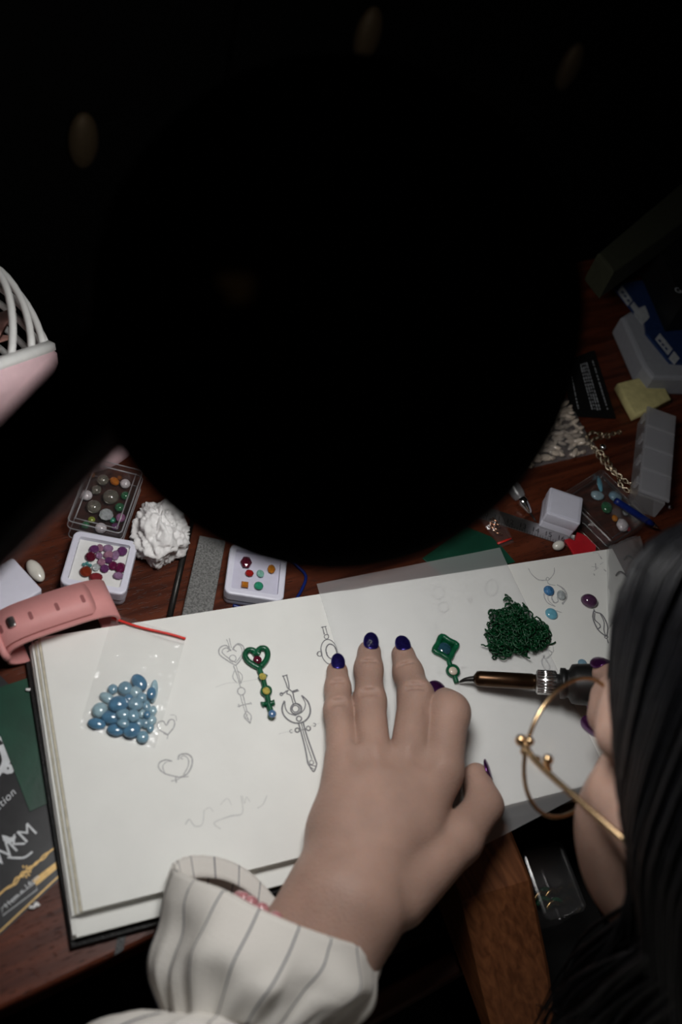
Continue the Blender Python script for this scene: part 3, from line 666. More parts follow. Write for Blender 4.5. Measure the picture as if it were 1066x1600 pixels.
# ------------------------------------------------------------------ square white gem box, foam pad inside
def gem_box(tl, tr, br, bl, h, label, foam, group=None):
    cen, w, hh, ang = rect_px(tl, tr, br, bl, h); s = (w + hh) / 2
    t = thing('gem_box', label, 'box', (cen[0], cen[1], 0))
    part('base', prism(rrect(cen, s - 1.2, s - 1.2, ang, 4), 0, h * .45, 1), M['white_plastic'], t)
    O_ = rrect(cen, s, s, ang, 4.5); fw = s * .105
    I_ = rrect(cen, s - 2 * fw, s - 2 * fw, ang, 1.5)
    n = len(O_); z0, z1 = h * .47, h; Oi = inset(O_, 1.2)
    v = np.concatenate([np.c_[O_, np.full(n, z0)], np.c_[O_, np.full(n, z1 - 1.2)], np.c_[inset(O_, .35), np.full(n, z1 - .35)], np.c_[Oi, np.full(n, z1)], np.c_[I_, np.full(n, z1)], np.c_[I_, np.full(n, z0)]])
    f = [(i * n + k, i * n + (k + 1) % n, (i + 1) % 6 * n + (k + 1) % n, (i + 1) % 6 * n + k) for i in range(6) for k in range(n)]
    part('lid_frame', (v, f), M['white_plastic'], t, False)
    pz = h - 3.2
    part('pad', prism(rrect(cen, s - 2 * fw - .3, s - 2 * fw - .3, ang), h * .47, pz), M[foam], t, False)
    return pz, s
BOX1 = [(114.8, 828), (215.4, 846.5), (199, 932.5), (92.8, 907)]
z1, s1 = gem_box(*BOX1, 15, 'open white gem box holding a cluster of purple and red stones', 'white_foam')
A = (0, 820); S = 5.33
gems1 = [(785, 205, 38, 30, 'amethyst', 10, 'dark purple oval gem at the top left of the cluster in the white box'), (835, 193, 24, 30, 'rose', 9, 'narrow pale pink gem at the top of the cluster in the white box'),
    (900, 200, 38, 28, 'lilac', 10, 'lilac oval gem at the top right of the cluster in the white box'), (1018, 222, 36, 34, 'amethyst', 12, 'round violet gem lying alone at the right of the cluster'),
    (755, 267, 38, 36, 'garnet', 12, 'large dark wine round gem at the left of the cluster'), (825, 258, 26, 26, 'lilac', 8, 'small mauve gem inside the cluster beside the dark wine gem'),
    (905, 252, 38, 28, 'rose', 10, 'pink oval gem in the middle of the cluster'), (962, 255, 28, 38, 'lilac', 8, 'upright mauve gem right of the cluster middle'),
    (845, 312, 29, 28, 'rose', 10, 'pale pink round gem in the lower middle of the cluster'), (905, 297, 30, 24, 'amethyst', 8, 'purple gem below the pink oval gem'),
    (942, 342, 32, 33, 'magenta', 8, 'crimson cushion gem at the lower right of the cluster'), (1002, 360, 38, 38, 'magenta', 12, 'large dark magenta round gem at the right of the cluster'),
    (872, 366, 32, 30, 'amethyst', 10, 'violet round gem in the lower cluster between clear and crimson gems'), (986, 426, 38, 26, 'lilac', 10, 'lilac oval gem lowest at the right of the white box'),
    (800, 355, 27, 27, 'clear', 12, 'colourless round gem among the purple gems'), (697, 330, 14, 12, 'teal', 6, 'leftmost tiny teal chip above the orange red gem'), (724, 322, 14, 13, 'teal', 6, 'middle tiny teal chip above the orange red gem'), (750, 337, 15, 12, 'teal', 6, 'rightmost tiny teal chip beside the colourless gem'),
    (715, 392, 42, 38, 'orange_red', 14, 'orange red round gem at the lower left of the white box'), (800, 440, 46, 32, 'coral', 12, 'coral red oval gem lowest of the cluster')]
def gems_on(lst, z, A, S, grp, name='gemstone'):
    for x, y, rx, ry, c, n, lab in lst:
        p = W(A[0] + x / S, A[1] + y / S, z + 1.6); k = 2.62 / 1.25
        sq = n == 4
        place(name, gem_mesh(rx / S / k, ry / S / k * 1.12, 2.0 + rx / S / k * .45, n, sq), G[c], (p[0], p[1], z + .02), lab, 'gemstone', grp, GA + (.35 if x % 2 else 0))
gems_on(gems1, z1, A, S, 'stones in the left gem box')
BOX2 = [(358, 846), (451, 868), (446, 936), (349, 926)]
z2, s2 = gem_box(*BOX2, 14, 'open pale lilac gem box with six spaced stones at the book edge', 'lilac_foam')
gems_on([(366, 405, 66, 72, 'garnet', 6, 'large dark red hexagonal gem in the lilac box'), (408, 540, 50, 40, 'red', 8, 'bright red rectangular gem in the lilac box'), (350, 688, 55, 46, 'citrine', 4, 'square orange gem at the lower left of the lilac box'),
         (690, 488, 46, 52, 'citrine', 8, 'orange octagonal gem at the right of the lilac box'), (549, 545, 42, 44, 'mint', 14, 'pale mint round gem in the middle of the lilac box'), (527, 702, 52, 46, 'emerald', 14, 'green round gem at the bottom of the lilac box')], z2, (340, 830), 8.2, 'stones in the lilac gem box')
# white box lid at the left frame edge
cen, w_, h_, an = rect_px((-38, 905), (19, 872), (66, 918), (2, 966), 12)
t = thing('gem_box', 'closed plain white box lid behind the pink watch at the left edge', 'box', (cen[0], cen[1], 0))
part('base', prism(rrect(cen, w_ - 1.5, h_ - 1.5, an, 2), 0, 5, .6), M['white_plastic'], t)
part('lid', prism(rrect(cen, w_, h_, an, 2), 5.2, 12, 1), M['white_plastic'], t)
# white cube box
CUB = [(860, 759.5), (910.8, 777.5), (907.3, 821), (855.5, 801.5)]
cen, w_, h_, an = rect_px(*CUB, 18); s = (w_ + h_) / 2
t = thing('ring_box', 'small closed white cube box standing beside the steel ruler', 'box', (cen[0], cen[1], 0))
part('base', prism(rrect(cen, s - .8, s - .8, an, 1.5), 1.1, 8, .5), M['white_plastic'], t)
part('lid', prism(rrect(cen, s, s, an, 1.5), 8.2, 18, .9), M['white_plastic'], t)
part('lid_panel', prism(rrect(cen, s * .82, s * .82, an, 1), 17.9, 18.3, .1), M['white_plastic'], t, False)

# ------------------------------------------------------------------ clear box of beads
def clear_box(corners, h, label, m='acrylic', th=1.3, edge='frost'):
    cen, w, hh, ang = rect_px(*corners, h)
    t = thing('acrylic_box', label, 'box', (cen[0], cen[1], 0))
    O_ = rrect(cen, w, hh, ang, 3); I_ = rrect(cen, w - 2 * th, hh - 2 * th, ang, 2); n = len(O_)
    v = np.concatenate([np.c_[O_, np.full(n, 0)], np.c_[O_, np.full(n, h - 4)], np.c_[I_, np.full(n, h - 4)], np.c_[I_, np.full(n, 1.2)]])
    f = [(i * n + k, i * n + (k + 1) % n, (i + 1) * n + (k + 1) % n, (i + 1) * n + k) for i in range(3) for k in range(n)] + [tuple(range(n))[::-1], tuple(3 * n + k for k in range(n))]
    part('tray', (v, f), M[m], t, False)
    O2 = rrect(cen, w + 1.4, hh + 1.4, ang, 3.5); P2 = rrect(cen, w + .2, hh + .2, ang, 3)
    v = np.concatenate([np.c_[P2, np.full(n, h - 7)], np.c_[O2, np.full(n, h - 7)], np.c_[O2, np.full(n, h - .8)], np.c_[inset(O2, .8), np.full(n, h)], np.c_[inset(O2, 4), np.full(n, h)], np.c_[inset(O2, 4.6), np.full(n, h - .7)]])
    f = [(i * n + k, i * n + (k + 1) % n, (i + 1) * n + (k + 1) % n, (i + 1) * n + k) for i in range(5) for k in range(n)] + [tuple(5 * n + k for k in range(n))]
    part('lid', (v, f), M[m], t, False)
    for zz_, O3 in ((h - .2, inset(O2, .6)), (h - 1.0, inset(O2, 4.4)), (h - 7, O2), (.5, O_)):
        part('edge', tube(np.c_[O3, np.full(n, zz_)], .45, 6, closed=True), M[edge], t)
    return t, cen, w, hh, ang
CB = [(146, 713), (219, 738), (193, 832), (104, 815)]
clear_box(CB, 19, 'clear acrylic box of mixed glass beads left of the crumpled tissue')
beads = [(370, 362, 52, 'amber', 'amber bead at the far left corner of the clear box'), (505, 425, 72, 'smoky', 'smoky glass bead behind the others in the clear box'), (430, 535, 60, 'smoky', 'smoky bead touching the white ring bead'), (632, 440, 52, 'amber', 'tall amber bead at the far side of the clear box'),
    (690, 400, 30, 'amber', 'tiny amber bead beside the pearly oval bead'), (752, 468, 62, 'milk', 'pearly iridescent bead at the far right of the clear box'), (325, 597, 66, 'milk', 'white ring shaped bead at the left of the clear box'), (592, 612, 95, 'smoky', 'largest smoky glass ball in the middle of the clear box'),
    (405, 722, 85, 'smoky', 'grey glass ball with one glint in the clear box'), (540, 815, 84, 'clear', 'faceted colourless bead in the near half of the clear box'), (752, 600, 55, 'green', 'dark green bead at the right wall of the clear box'), (690, 730, 58, 'green', 'dark green bead next to the pink violet bead'),
    (702, 845, 58, 'pinkviolet', 'pink violet bead at the right of the clear box'), (640, 945, 48, 'amethyst', 'purple bead at the near right of the clear box'), (480, 960, 68, 'milk', 'pinkish white bead at the near wall of the clear box'), (378, 868, 44, 'lime', 'yellow green bead at the near left of the clear box'),
    (310, 928, 48, 'green', 'pale green bead at the near left corner of the clear box'), (612, 872, 34, 'emerald', 'small emerald bead in front of the faceted bead')]
for x, y, r, c, lab in beads:
    rr = r / 7.107 / 2.5; p = W(90 + x / 7.107, 690 + y / 7.107, 1.4 + rr * .8)
    n = 9 if c in ('clear', 'amber') else 16
    vf = gem_mesh(rr, rr, rr * 1.5, 9) if c == 'clear' else ellipsoid((0, 0, 0), (rr, rr * (1.3 if x == 632 else 1), rr * .8), nu=n, nv=7 if n == 9 else 10)
    if c != 'clear': vf = (vf[0] + V(0, 0, rr * .8), vf[1])
    place('bead', vf, G[c], (p[0], p[1], 1.4), lab, 'bead', 'beads in the clear box', RNG.random() * 3, smooth=n != 9)

# ------------------------------------------------------------------ zip bag with blue cabochons on the left page
def sheet_px(corners, n1, n2, zf):
    c = [W(*q[:2], q[2])[:2] for q in corners]; v = []
    for j in range(n2 + 1):
        for i in range(n1 + 1):
            s, t = i / n1, j / n2; p = (1 - s) * (1 - t) * c[0] + s * (1 - t) * c[1] + s * t * c[2] + (1 - s) * t * c[3]
            v.append((p[0], p[1], zf(s, t, p)))
    return np.array(v), [(j * (n1 + 1) + i, j * (n1 + 1) + i + 1, (j + 1) * (n1 + 1) + i + 1, (j + 1) * (n1 + 1) + i) for j in range(n2) for i in range(n1)]
def bag(corners, z, bulge, label, name='zip_bag', m='zipfilm', n1=26, n2=34, red=True, seed=1.0, wr=1.0):
    cc = np.mean([W(*q[:2], z) for q in corners], 0)
    t_ = thing(name, label, 'bag', (cc[0], cc[1], z))
    def top(s, t, p):
        e = min(s, 1 - s) * 2; b = bulge(s, t) * min(1, e * 3.0) * min(1, (1 - t) * 7 + .05)
        return z + .5 + b + wr * (1.0 * abs(fbm((p[0], p[1], seed), 16)) + .5 * abs(fbm((p[0], p[1], seed + 9), 6)))
    cs = [(*q, z) for q in corners]
    part('front_film', sheet_px(cs, n1, n2, top), M[m], t_)
    part('back_film', sheet_px(cs, 6, 8, lambda s, t, p: z + .18), M[m], t_)
    return t_
BC = [(177, 960), (291, 995), (242, 1170), (124, 1137)]
zb = bag(BC, PZ, lambda s, t: 9.5 * math.exp(-((s - .5) / .36) ** 2 - ((t - .72) / .22) ** 2) + 1.2 * math.exp(-((t - .3) / .3) ** 2), 'clear zip bag of blue stones lying on the left page')
def bagpt(s, t, z):
    c = [W(*q, PZ)[:2] for q in BC]; p = (1 - s) * (1 - t) * c[0] + s * (1 - t) * c[1] + s * t * c[2] + (1 - s) * t * c[3]; return V(p[0], p[1], z)
part('zip_line', tube([bagpt(s, .045 + .012 * math.sin(5 * s), PZ + 1.9 + .5 * math.sin(3 * s)) for s in np.linspace(0, 1, 16)], .75, 8), M['red_line'], zb, True, 'red zip line')
part('zip_ridge', tube([bagpt(s, .085, PZ + 1.8 + .4 * math.sin(4 * s)) for s in np.linspace(0, 1, 16)], .5, 6), M['zipfilm'], zb)
A = (120, 950); S = 5.922
cabs = [(578, 690, 95, 58, 50, 'deep_cab', 0), (448, 745, 68, 62, 0, 'blue_cab', 0), (333, 752, 48, 44, 0, 'blue_cab', 0), (280, 830, 75, 42, 25, 'pale_cab', 0), (712, 770, 40, 105, 0, 'pale_cab', 0), (545, 780, 62, 55, 0, 'pale_cab', 0), (690, 790, 45, 55, 0, 'deep_cab', 1),
    (385, 890, 95, 70, -20, 'deep_cab', 1), (215, 945, 75, 62, -60, 'pale_cab', 0), (540, 890, 75, 58, 10, 'blue_cab', 1), (480, 840, 45, 40, 0, 'deep_cab', 1), (600, 830, 50, 45, 0, 'blue_cab', 1), (640, 900, 42, 60, -20, 'blue_cab', 0), (705, 950, 40, 42, 0, 'pale_cab', 0), (185, 1072, 85, 46, 8, 'deep_cab', 0),
    (320, 1010, 95, 62, 0, 'deep_cab', 0), (430, 985, 70, 52, 12, 'blue_cab', 1), (520, 1000, 62, 55, 0, 'blue_cab', 1), (360, 1130, 80, 50, 5, 'deep_cab', 0), (505, 1130, 85, 68, -10, 'deep_cab', 0), (610, 1195, 58, 52, -20, 'blue_cab', 0), (640, 1060, 46, 52, 0, 'blue_cab', 0), (690, 1040, 50, 46, 0, 'pale_cab', 0), (680, 1110, 36, 40, 0, 'blue_cab', 0), (600, 980, 40, 40, 0, 'pale_cab', 0), (650, 990, 34, 34, 0, 'deep_cab', 1), (570, 1070, 50, 45, 0, 'blue_cab', 0), (430, 1070, 60, 40, 10, 'blue_cab', 1)]
WH = {0: 'largest and tilted at the pile top', 2: 'small and round at the upper left', 3: 'pale and elongated at the left', 4: 'pale, long and upright at the right', 8: 'pale and round at the left edge', 14: 'dark and elongated at the lower left', 20: 'round and lowest of the pile'}
for i, (x, y, rx, ry, ro, c, lv) in enumerate(cabs):
    k = 2.75 * S; h = min(rx, ry) / k * 1.0
    zb_ = PZ + .4 + lv * 3.4; p = W(A[0] + x / S, A[1] + y / S, zb_ + h * .6)
    lab = 'blue glass cabochon in the zip bag, ' + WH[i] if i in WH else '%s blue cabochon, %s %s of the heap in the zip bag' % ({'deep_cab': 'deep', 'blue_cab': 'mid', 'pale_cab': 'pale'}[c], ('upper', 'central', 'lower')[(y > 860) + (y > 1030)], ('left', 'middle', 'right', 'far right')[(x > 350) + (x > 500) + (x > 630)])
    place('cabochon', ellipsoid((0, 0, h * .7), (rx / k, ry / k * 1.15, h * .7), nu=18, nv=10), G[c], (p[0], p[1], zb_), lab, 'cabochon', 'blue cabochons in the zip bag', GA - math.radians(ro), smooth=True)

# ------------------------------------------------------------------ loose cabochons on the right page
def loose(x, y, rx, ry, ro, c, lab, A=(820, 860), S=5.922, h=None, z=PZ + .25):
    k = 2.2 * S; h = h or min(rx, ry) / k * .8; p = W(A[0] + x / S, A[1] + y / S, z + h * .4)
    place('cabochon', cab_mesh(rx / k, ry / k * 1.15, h, 24), G[c], (p[0], p[1], z), lab, 'cabochon', 'loose stones on the right page', GA - math.radians(ro), smooth=True)
loose(601, 463, 78, 58, 18, 'purple_cab', 'glossy dark purple oval cabochon near the hair on the right page', h=6)
loose(250, 583, 58, 48, 25, 'sky_cab', 'sky blue oval cabochon below the crescent necklace drawing')
loose(227, 370, 50, 44, 0, 'druzy', 'round sparkling deep blue stone on the crescent necklace drawing', h=3)
loose(340, 412, 40, 45, 0, 'clear', 'clear round stone inside the crescent necklace drawing', h=3)
loose(537, 1042, 42, 34, 0, 'blue_cab', 'small blue stone half hidden behind the soldering pen', z=PZ + .3)

# ------------------------------------------------------------------ green wax pendants
WZ = PZ + .35
def wpx(pts, A, S, z): return np.array([W(A[0] + x / S, A[1] + y / S, z) for x, y in pts])
A = (330, 970); S = 6.153; zc = WZ + 1.7
pk = thing('wax_key_pendant', 'green wax heart key pendant with four stones beside its pencil drawing', 'pendant', np.append(W(415, 1065, WZ)[:2], WZ))
part('heart', merge(tube(cat(wpx([(468, 325), (442, 302), (475, 265), (525, 270), (546, 320), (528, 380), (478, 440)], A, S, zc), 6), 1.75, 10), tube(cat(wpx([(403, 325), (425, 303), (392, 280), (348, 287), (326, 330), (352, 382), (402, 420), (462, 452)], A, S, zc), 6), 1.75, 10)), M['wax'], pk)
part('stem', tube(cat(wpx([(465, 440), (472, 490), (495, 540), (510, 605), (530, 675), (545, 750), (553, 800), (572, 860), (584, 900)], A, S, zc), 6), 1.75, 10), M['wax'], pk)
part('diamond_setting', prism([q[:2] for q in wpx([(450, 545), (485, 498), (545, 528), (505, 578)], A, S, zc)], WZ, WZ + 3.2, .8), M['wax'], pk)
p = W(A[0] + 530 / S, A[1] + 676 / S, zc); part('round_setting', lathe([(3.0, 0), (3.6, 1), (3.4, 3), (2.4, 3.3), (.01, 3.3)], (p[0], p[1], WZ), seg=20), M['wax'], pk)
part('crossbar', tube(wpx([(488, 808), (505, 800), (545, 798), (590, 788), (606, 785)], A, S, zc), [2.0, 1.4, 1.4, 1.4, 2.0], 10), M['wax'], pk)
part('tip_setting', prism([q[:2] for q in wpx([(545, 880), (580, 858), (625, 892), (590, 950), (545, 925)], A, S, zc)], WZ, WZ + 3.4, .8), M['wax'], pk)
for x, y, r, c, hh, lab in ((445, 377, 2.7, 'garnet', 1.2, 'dark red round stone'), (495, 537, 2.2, 'yellow', 2.8, 'pale yellow faceted stone'), (530, 675, 2.3, 'yellow', 2.9, 'golden faceted stone'), (588, 895, 2.4, 'opal', 2.9, 'blue opal stone')):
    p = W(A[0] + x / S, A[1] + y / S, WZ + hh + 1); q = gem_mesh(r, r * 1.05, 2.2, 12) if c == 'yellow' else ellipsoid((0, 0, 1.2), (r, r * 1.05, 1.6))
    part('stone', (np.asarray(q[0]) + V(p[0], p[1], WZ + hh), q[1]), G[c], pk, c != 'yellow', lab)
A = (660, 850); S = 3.135
pk = thing('wax_diamond_pendant', 'green wax diamond pendant being touched by the soldering pen tip', 'pendant', np.append(W(698, 1025, WZ)[:2], WZ))
dm = [(95, 452), (168, 494), (132, 562), (60, 522)]
part('diamond_frame', tube(cat(wpx([q for a, b in zip(dm, dm[1:] + dm[:1]) for q in (a, ((a[0] + b[0]) / 2, (a[1] + b[1]) / 2))], A, S, zc), 4, True), 1.9, 10, closed=True), M['wax'], pk)
part('diamond_back', prism([q[:2] for q in wpx([(97, 465), (158, 497), (130, 550), (72, 519)], A, S, zc)], WZ, WZ + 1.6), M['wax'], pk)
part('stem', tube(cat(wpx([(128, 558), (135, 590), (150, 622), (160, 655), (170, 682)], A, S, zc), 6), [1.7] * 24 + [1.2], 10), M['wax'], pk)
for q in ((168, 494), (60, 522)): part('corner_ball', ellipsoid(wpx([q], A, S, zc)[0], 2.0), M['wax'], pk)
p = wpx([(150, 622)], A, S, zc)[0]; part('round_setting', lathe([(3.6, 0), (4.6, 1), (4.4, 3), (3.0, 3.6), (.01, 3.6)], (p[0], p[1], WZ), seg=20), M['wax'], pk)
p = wpx([(111, 509)], A, S, WZ + 3)[0]; part('stone', ellipsoid((p[0], p[1], WZ + 2), (4.6, 4.6, 1.8)), G['ink'], pk, True, 'dark blue stone')
p = wpx([(152, 621)], A, S, WZ + 4)[0]; q = cab_mesh(2.9, 2.9, 1.8); part('stone', (q[0] + V(p[0], p[1], WZ + 3.3), q[1]), M['pearl'], pk, True, 'pale gold round stone')

# ------------------------------------------------------------------ clump of green wax wire
ol = [(805, 937), (818, 945), (822, 960), (838, 968), (858, 985), (860, 1000), (848, 1012), (820, 1017), (790, 1025), (770, 1022), (762, 1008), (771, 1000), (760, 988), (773, 965), (766, 957), (790, 950), (800, 940)]
poly = [W(x, y, PZ + 4)[:2] for x, y in ol]; lo = np.min(poly, 0); hi = np.max(poly, 0); ms = []; cpt = np.mean(poly, 0)
while len(ms) < 640:
    p = lo + (hi - lo) * RNG.random(2)
    if not inpoly(p, poly): continue
    ed = min(np.linalg.norm(p - np.array(q)) for q in poly); zz = PZ + 1.2 + RNG.random() * min(9, 1.5 + ed * .7); a = RNG.random() * 6.28; pts = []; q = np.append(p, zz)
    for k in range(7):
        q = q + V(math.cos(a), math.sin(a), RNG.normal(0, .35)) * 1.5; q[2] = min(max(q[2], PZ + 1.2), PZ + 13); a += RNG.normal(.55, .5); pts.append(q.copy())
    if not inpoly(pts[-1][:2], poly) and RNG.random() < .8: continue
    ms.append(tube(pts, .55, 5))
solo('wax_wire_clump', merge(*ms), M['wax_dark'], 'crumpled clump of dark green wax wire on the right page', 'wax')

# ------------------------------------------------------------------ soldering (wax) pen
ti = W(718, 1066, PZ + 3.2); e0 = W(740, 1060, PZ + 9); e1 = W(868, 1067, PZ + 24)
sd = unit(e1 - e0); Lb = np.linalg.norm(e1 - e0)
pen = thing('soldering_pen', 'soldering pen with heat stained barrel held over the green pendant', 'soldering pen', ti)
part('tip', tube(cat([ti, ti * .6 + e0 * .4 + V(0, 0, 1.6), e0 + sd * 2], 6), [.5] + list(np.linspace(.7, 2.1, 12)), 12), M['darkmetal'], pen)
def barrel_mat():
    m = mat('heat stained steel', (.055, .030, .016), .3, .9, var=.7, scale=40); return m
part('barrel', lathe([(2.0, 0), (4.6, 2.0), (5.0, 4), (5.0, Lb - 14), (4.6, Lb - 13.5), (4.6, Lb - 11)], e0, sd, 28), barrel_mat(), pen, True, 'brown and blue heat stained barrel')
kn = part('collar', lathe([(5.0, Lb - 12), (7.0, Lb - 11.5), (7.0, Lb + .5), (5.6, Lb + 1), (5.6, Lb + 3)], e0, sd, 28), M['steel'], pen, True, 'knurled steel collar')
xk, yk, _ = frame(sd)
for k in range(22):
    a = 2 * math.pi * k / 22; o_ = 7.0 * (math.cos(a) * xk + math.sin(a) * yk)
    part('knurl', tube([e0 + sd * (Lb - 11) + o_, e0 + sd * Lb + o_], .65, 5), M['chrome'], kn)
part('grip', lathe([(5.8, Lb + 2.5), (9.5, Lb + 3), (9.5, Lb + 6), (8.6, Lb + 6.5), (8.6, Lb + 8), (12, Lb + 10), (12.5, Lb + 13), (13, Lb + 22), (12.5, Lb + 34), (10.5, Lb + 40), (10, Lb + 90), (8.5, Lb + 120), (.01, Lb + 121)], e0, sd, 32), M['black'], pen)
ce = e0 + sd * (Lb + 120)
part('cord', tube(cat([ce - sd * 2, ce + sd * 25 + V(0, 0, -4), ce + sd * 60 + V(10, -10, -20), V(ce[0] + 110, ce[1] + 10, 12), V(ce[0] + 150, ce[1] + 45, 4.5), V(ce[0] + 200, ce[1] + 95, 4.2)], 8), 3, 8), M['black'], pen)

# ------------------------------------------------------------------ pink watch lying on its strap loop
wa, wb_ = W(4, 990, 24), W(172, 940, 20)
wu = unit((wb_ - wa) * V(1, 1, 0)); wn = V(-wu[1], wu[0], 0)
if wn[1] < 0: wn = -wn
wc = (wa + wb_) / 2; HL = np.linalg.norm((wb_ - wa)[:2]) / 2 + 1; SW = 13.0
wcen = V(wc[0], wc[1], 0) + wn * 1.0
wt = thing('wristwatch', 'pink silicone strap wristwatch lying face down at the book corner', 'watch', wcen)
def loop_pt(a, off=0.0, b=12.5, z0=15.0):
    c, s = math.cos(a), math.sin(a); e = .62
    return wu * ((HL - 1 + off) * math.copysign(abs(c) ** e, c)) + V(0, 0, z0 + (b + off) * math.copysign(abs(s) ** e, s))
def band(a0, a1, o0, o1, w0, n=40, skew=0.0):
    v = []
    for k in range(n + 1):
        a = a0 + (a1 - a0) * k / n; w = w0 if np.isscalar(w0) else w0(k / n)
        for off, sg in ((o0, -1), (o0, 1), (o1, 1), (o1, -1)): v.append(wcen + loop_pt(a, off) + wn * (sg * w + skew * k / n))
    f = [(4 * k + j, 4 * k + (j + 1) % 4, 4 * k + 4 + (j + 1) % 4, 4 * k + 4 + j) for k in range(n) for j in range(4)]
    return np.array(v), f + [(0, 1, 2, 3)[::-1], tuple(4 * n + j for j in range(4))]
rad = math.radians
st = part('strap', band(rad(-60), rad(240), 0, 2.2, SW, 70), M['pink'], wt)
part('strap_tail', band(rad(172), rad(66), 2.6, 5.0, lambda t: (SW - 2.2) * (1 if t < .94 else .45 + .55 * math.sqrt(max(0, 1 - ((t - .94) / .06) ** 2))), 60), M['pink'], wt)
for k, a in enumerate((144, 124, 104, 90, 76)):
    p = wcen + loop_pt(rad(a), 5.05); tz = unit(loop_pt(rad(a - 3), 5) - loop_pt(rad(a + 3), 5)); nz = np.cross(tz, wn); nz = nz if nz[2] > 0 else -nz
    v, f = prism(rrect((0, 0), 2.2, 5.5, 0, 1), -.3, .12); m_ = M['blackmatte']
    if k == 1: continue
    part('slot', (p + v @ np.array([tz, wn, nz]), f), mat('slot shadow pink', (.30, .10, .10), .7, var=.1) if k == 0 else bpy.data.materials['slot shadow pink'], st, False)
p = wcen + loop_pt(rad(124), 5.2); tz = unit(loop_pt(rad(121), 5) - loop_pt(rad(127), 5)); nz = np.cross(tz, wn); nz = nz if nz[2] > 0 else -nz
v, f = prism(rrect((0, 0), 4.2, 7.0, 0, 1.6), 0, 2.2, .5); part('pin', (p + v @ np.array([tz, wn, nz]), f), M['steel'], wt, True, 'steel buckle pin')
lp_ = []
for k in range(28):
    a = 2 * math.pi * k / 28; c, s = math.cos(a), math.sin(a); q = loop_pt(rad(168), 3)
    lp_.append(wcen + q + wn * ((SW + 1.2) * math.copysign(abs(s) ** .4, s)) + unit(V(-wu[0], -wu[1], .55)) * 0 + (wu * -.25 + V(0, 0, .97)) * (4.6 * math.copysign(abs(c) ** .5, c)))
part('keeper_loop', tube(lp_, 2.2, 10, closed=True), M['pink'], wt)
part('case', (lambda vf: (wcen + vf[0] @ np.array([wu, wn, V(0, 0, 1)]), vf[1]))(prism(rrect((4, 0), 40, 34, 0, 9), 0.2, 10, 2)), M['blackgloss'], wt, True, 'black watch case')
part('case_band', (lambda vf: (wcen + vf[0] @ np.array([wu, wn, V(0, 0, 1)]), vf[1]))(prism(rrect((4, 0), 42, 36, 0, 10), 3, 7.5, 1)), M['steel'], wt, True, 'steel case edge')

# ------------------------------------------------------------------ odds and ends, left of the book
p0, p1 = W(45, 876, 4), W(66, 908, 4); d_ = unit(p1 - p0); x_, y_, _ = frame(d_)
solo('baroque_pearl', ellipsoid((p0 + p1) / 2, (4.6, 4.0, np.linalg.norm(p1 - p0) / 2), [x_, y_, d_], 16, 14), M['pearl_w'], 'long cream baroque pearl beside the white box lid', 'pearl')
# crumpled tissue
tc_ = W(252, 832, 14); ic = ellipsoid((0, 0, 0), 1, nu=90, nv=60); tv = []
for q in ic[0]:
    n_ = sum(abs(mnoise.noise(Vector(q * f_) + Vector((3.1 * f_, 1.7, .4)))) * a_ for f_, a_ in ((1.5, .6), (3.0, .45), (6.0, .30), (11, .14)))
    r_ = .86 + .62 * (.50 - n_) + .12 * mnoise.noise(Vector(q * 1.1 + V(5, 2, 8)))
    x, y, z = q * r_ * V(18.5, 22.5, 19); 
    tv.append((x, y, max(z + 11, .2)))
tv = np.array(tv); ca, sa = math.cos(GA), math.sin(GA)
tv = np.c_[tv[:, 0] * ca - tv[:, 1] * sa + tc_[0], tv[:, 0] * sa + tv[:, 1] * ca + tc_[1] + 2, tv[:, 2]]
solo('tissue', (tv, ic[1]), M['tissue'], 'crumpled white tissue ball beside the bead box', 'tissue')
solo('needle_file', tube([W(304, 800, 2.6), W(287, 868, 2.4), W(265, 964, 2.2)], [1.5, 2.0, 2.0], 10), M['darkmetal'], 'thin dark metal rod between tissue and grey stone', 'tool')
q = [W(*c, 7)[:2] for c in ((312, 836), (353, 844), (331, 962), (283, 966))]
solo('sharpening_stone', prism(q, 0, 7, .8), M['stone'], 'flat grey sharpening stone slab running up to the book', 'stone', smooth=False)
solo('coloured_string', tube(cat([W(364, 946, 1), W(384, 951, 1), W(410, 955, 1), W(452, 948, 1), W(478, 905, 1), W(464, 884, 1), W(450, 872, 1)], 6), 1.1, 8), M['blue_pl'], 'thin blue string showing around the lilac gem box', 'string')
# printed black package
e0_, e1_ = W(10, 1452, .3), W(97, 1370, .3); ux = unit((e1_ - e0_) * V(1, 1, 0)); uy = V(-ux[1], ux[0], 0)
pk0 = V(e0_[0], e0_[1], 0) - ux * 48
pg = thing('packaging_bag', 'black printed packet with silver and gold lettering under the book corner', 'packaging', pk0 + ux * 50 + uy * 60)
def pkp(a, b, z=.2): return pk0 + ux * a + uy * b + V(0, 0, z)
part('packet', prism([pkp(0, 0)[:2], pkp(135, 0)[:2], pkp(135, 125)[:2], pkp(0, 125)[:2]], .03, .2), M['pack'], pg, False)
part('border', ribbon([pkp(0, 1.5)[:2], pkp(135, 1.5)[:2]], .8, .24), M['gold_print'], pg, False)
def pxy(x, y): return W(x / 5.163, 1140 + y / 5.163, .25)
ls = ux; lu = uy
part('lettering', text('WKM', 11.5, pxy(-20, 1120), ls, lu, .05, .85), M['pack_print'], pg, False, 'silver WKM lettering')
part('lettering', text('Protection', 6.0, pxy(0, 668) - ls * 15.6, unit(ls + lu * .08), lu, .05, 1.1, .2), M['pack_print'], pg, False, 'silver Protection lettering')
part('lettering', text('11cm x 14cm', 4.0, pxy(48, 1448), ls, lu, .05), M['pack_print'], pg, False, 'silver size lettering')
bx_ = [pxy(14, 1440), pxy(285, 1235), pxy(300, 1290), pxy(22, 1500)]
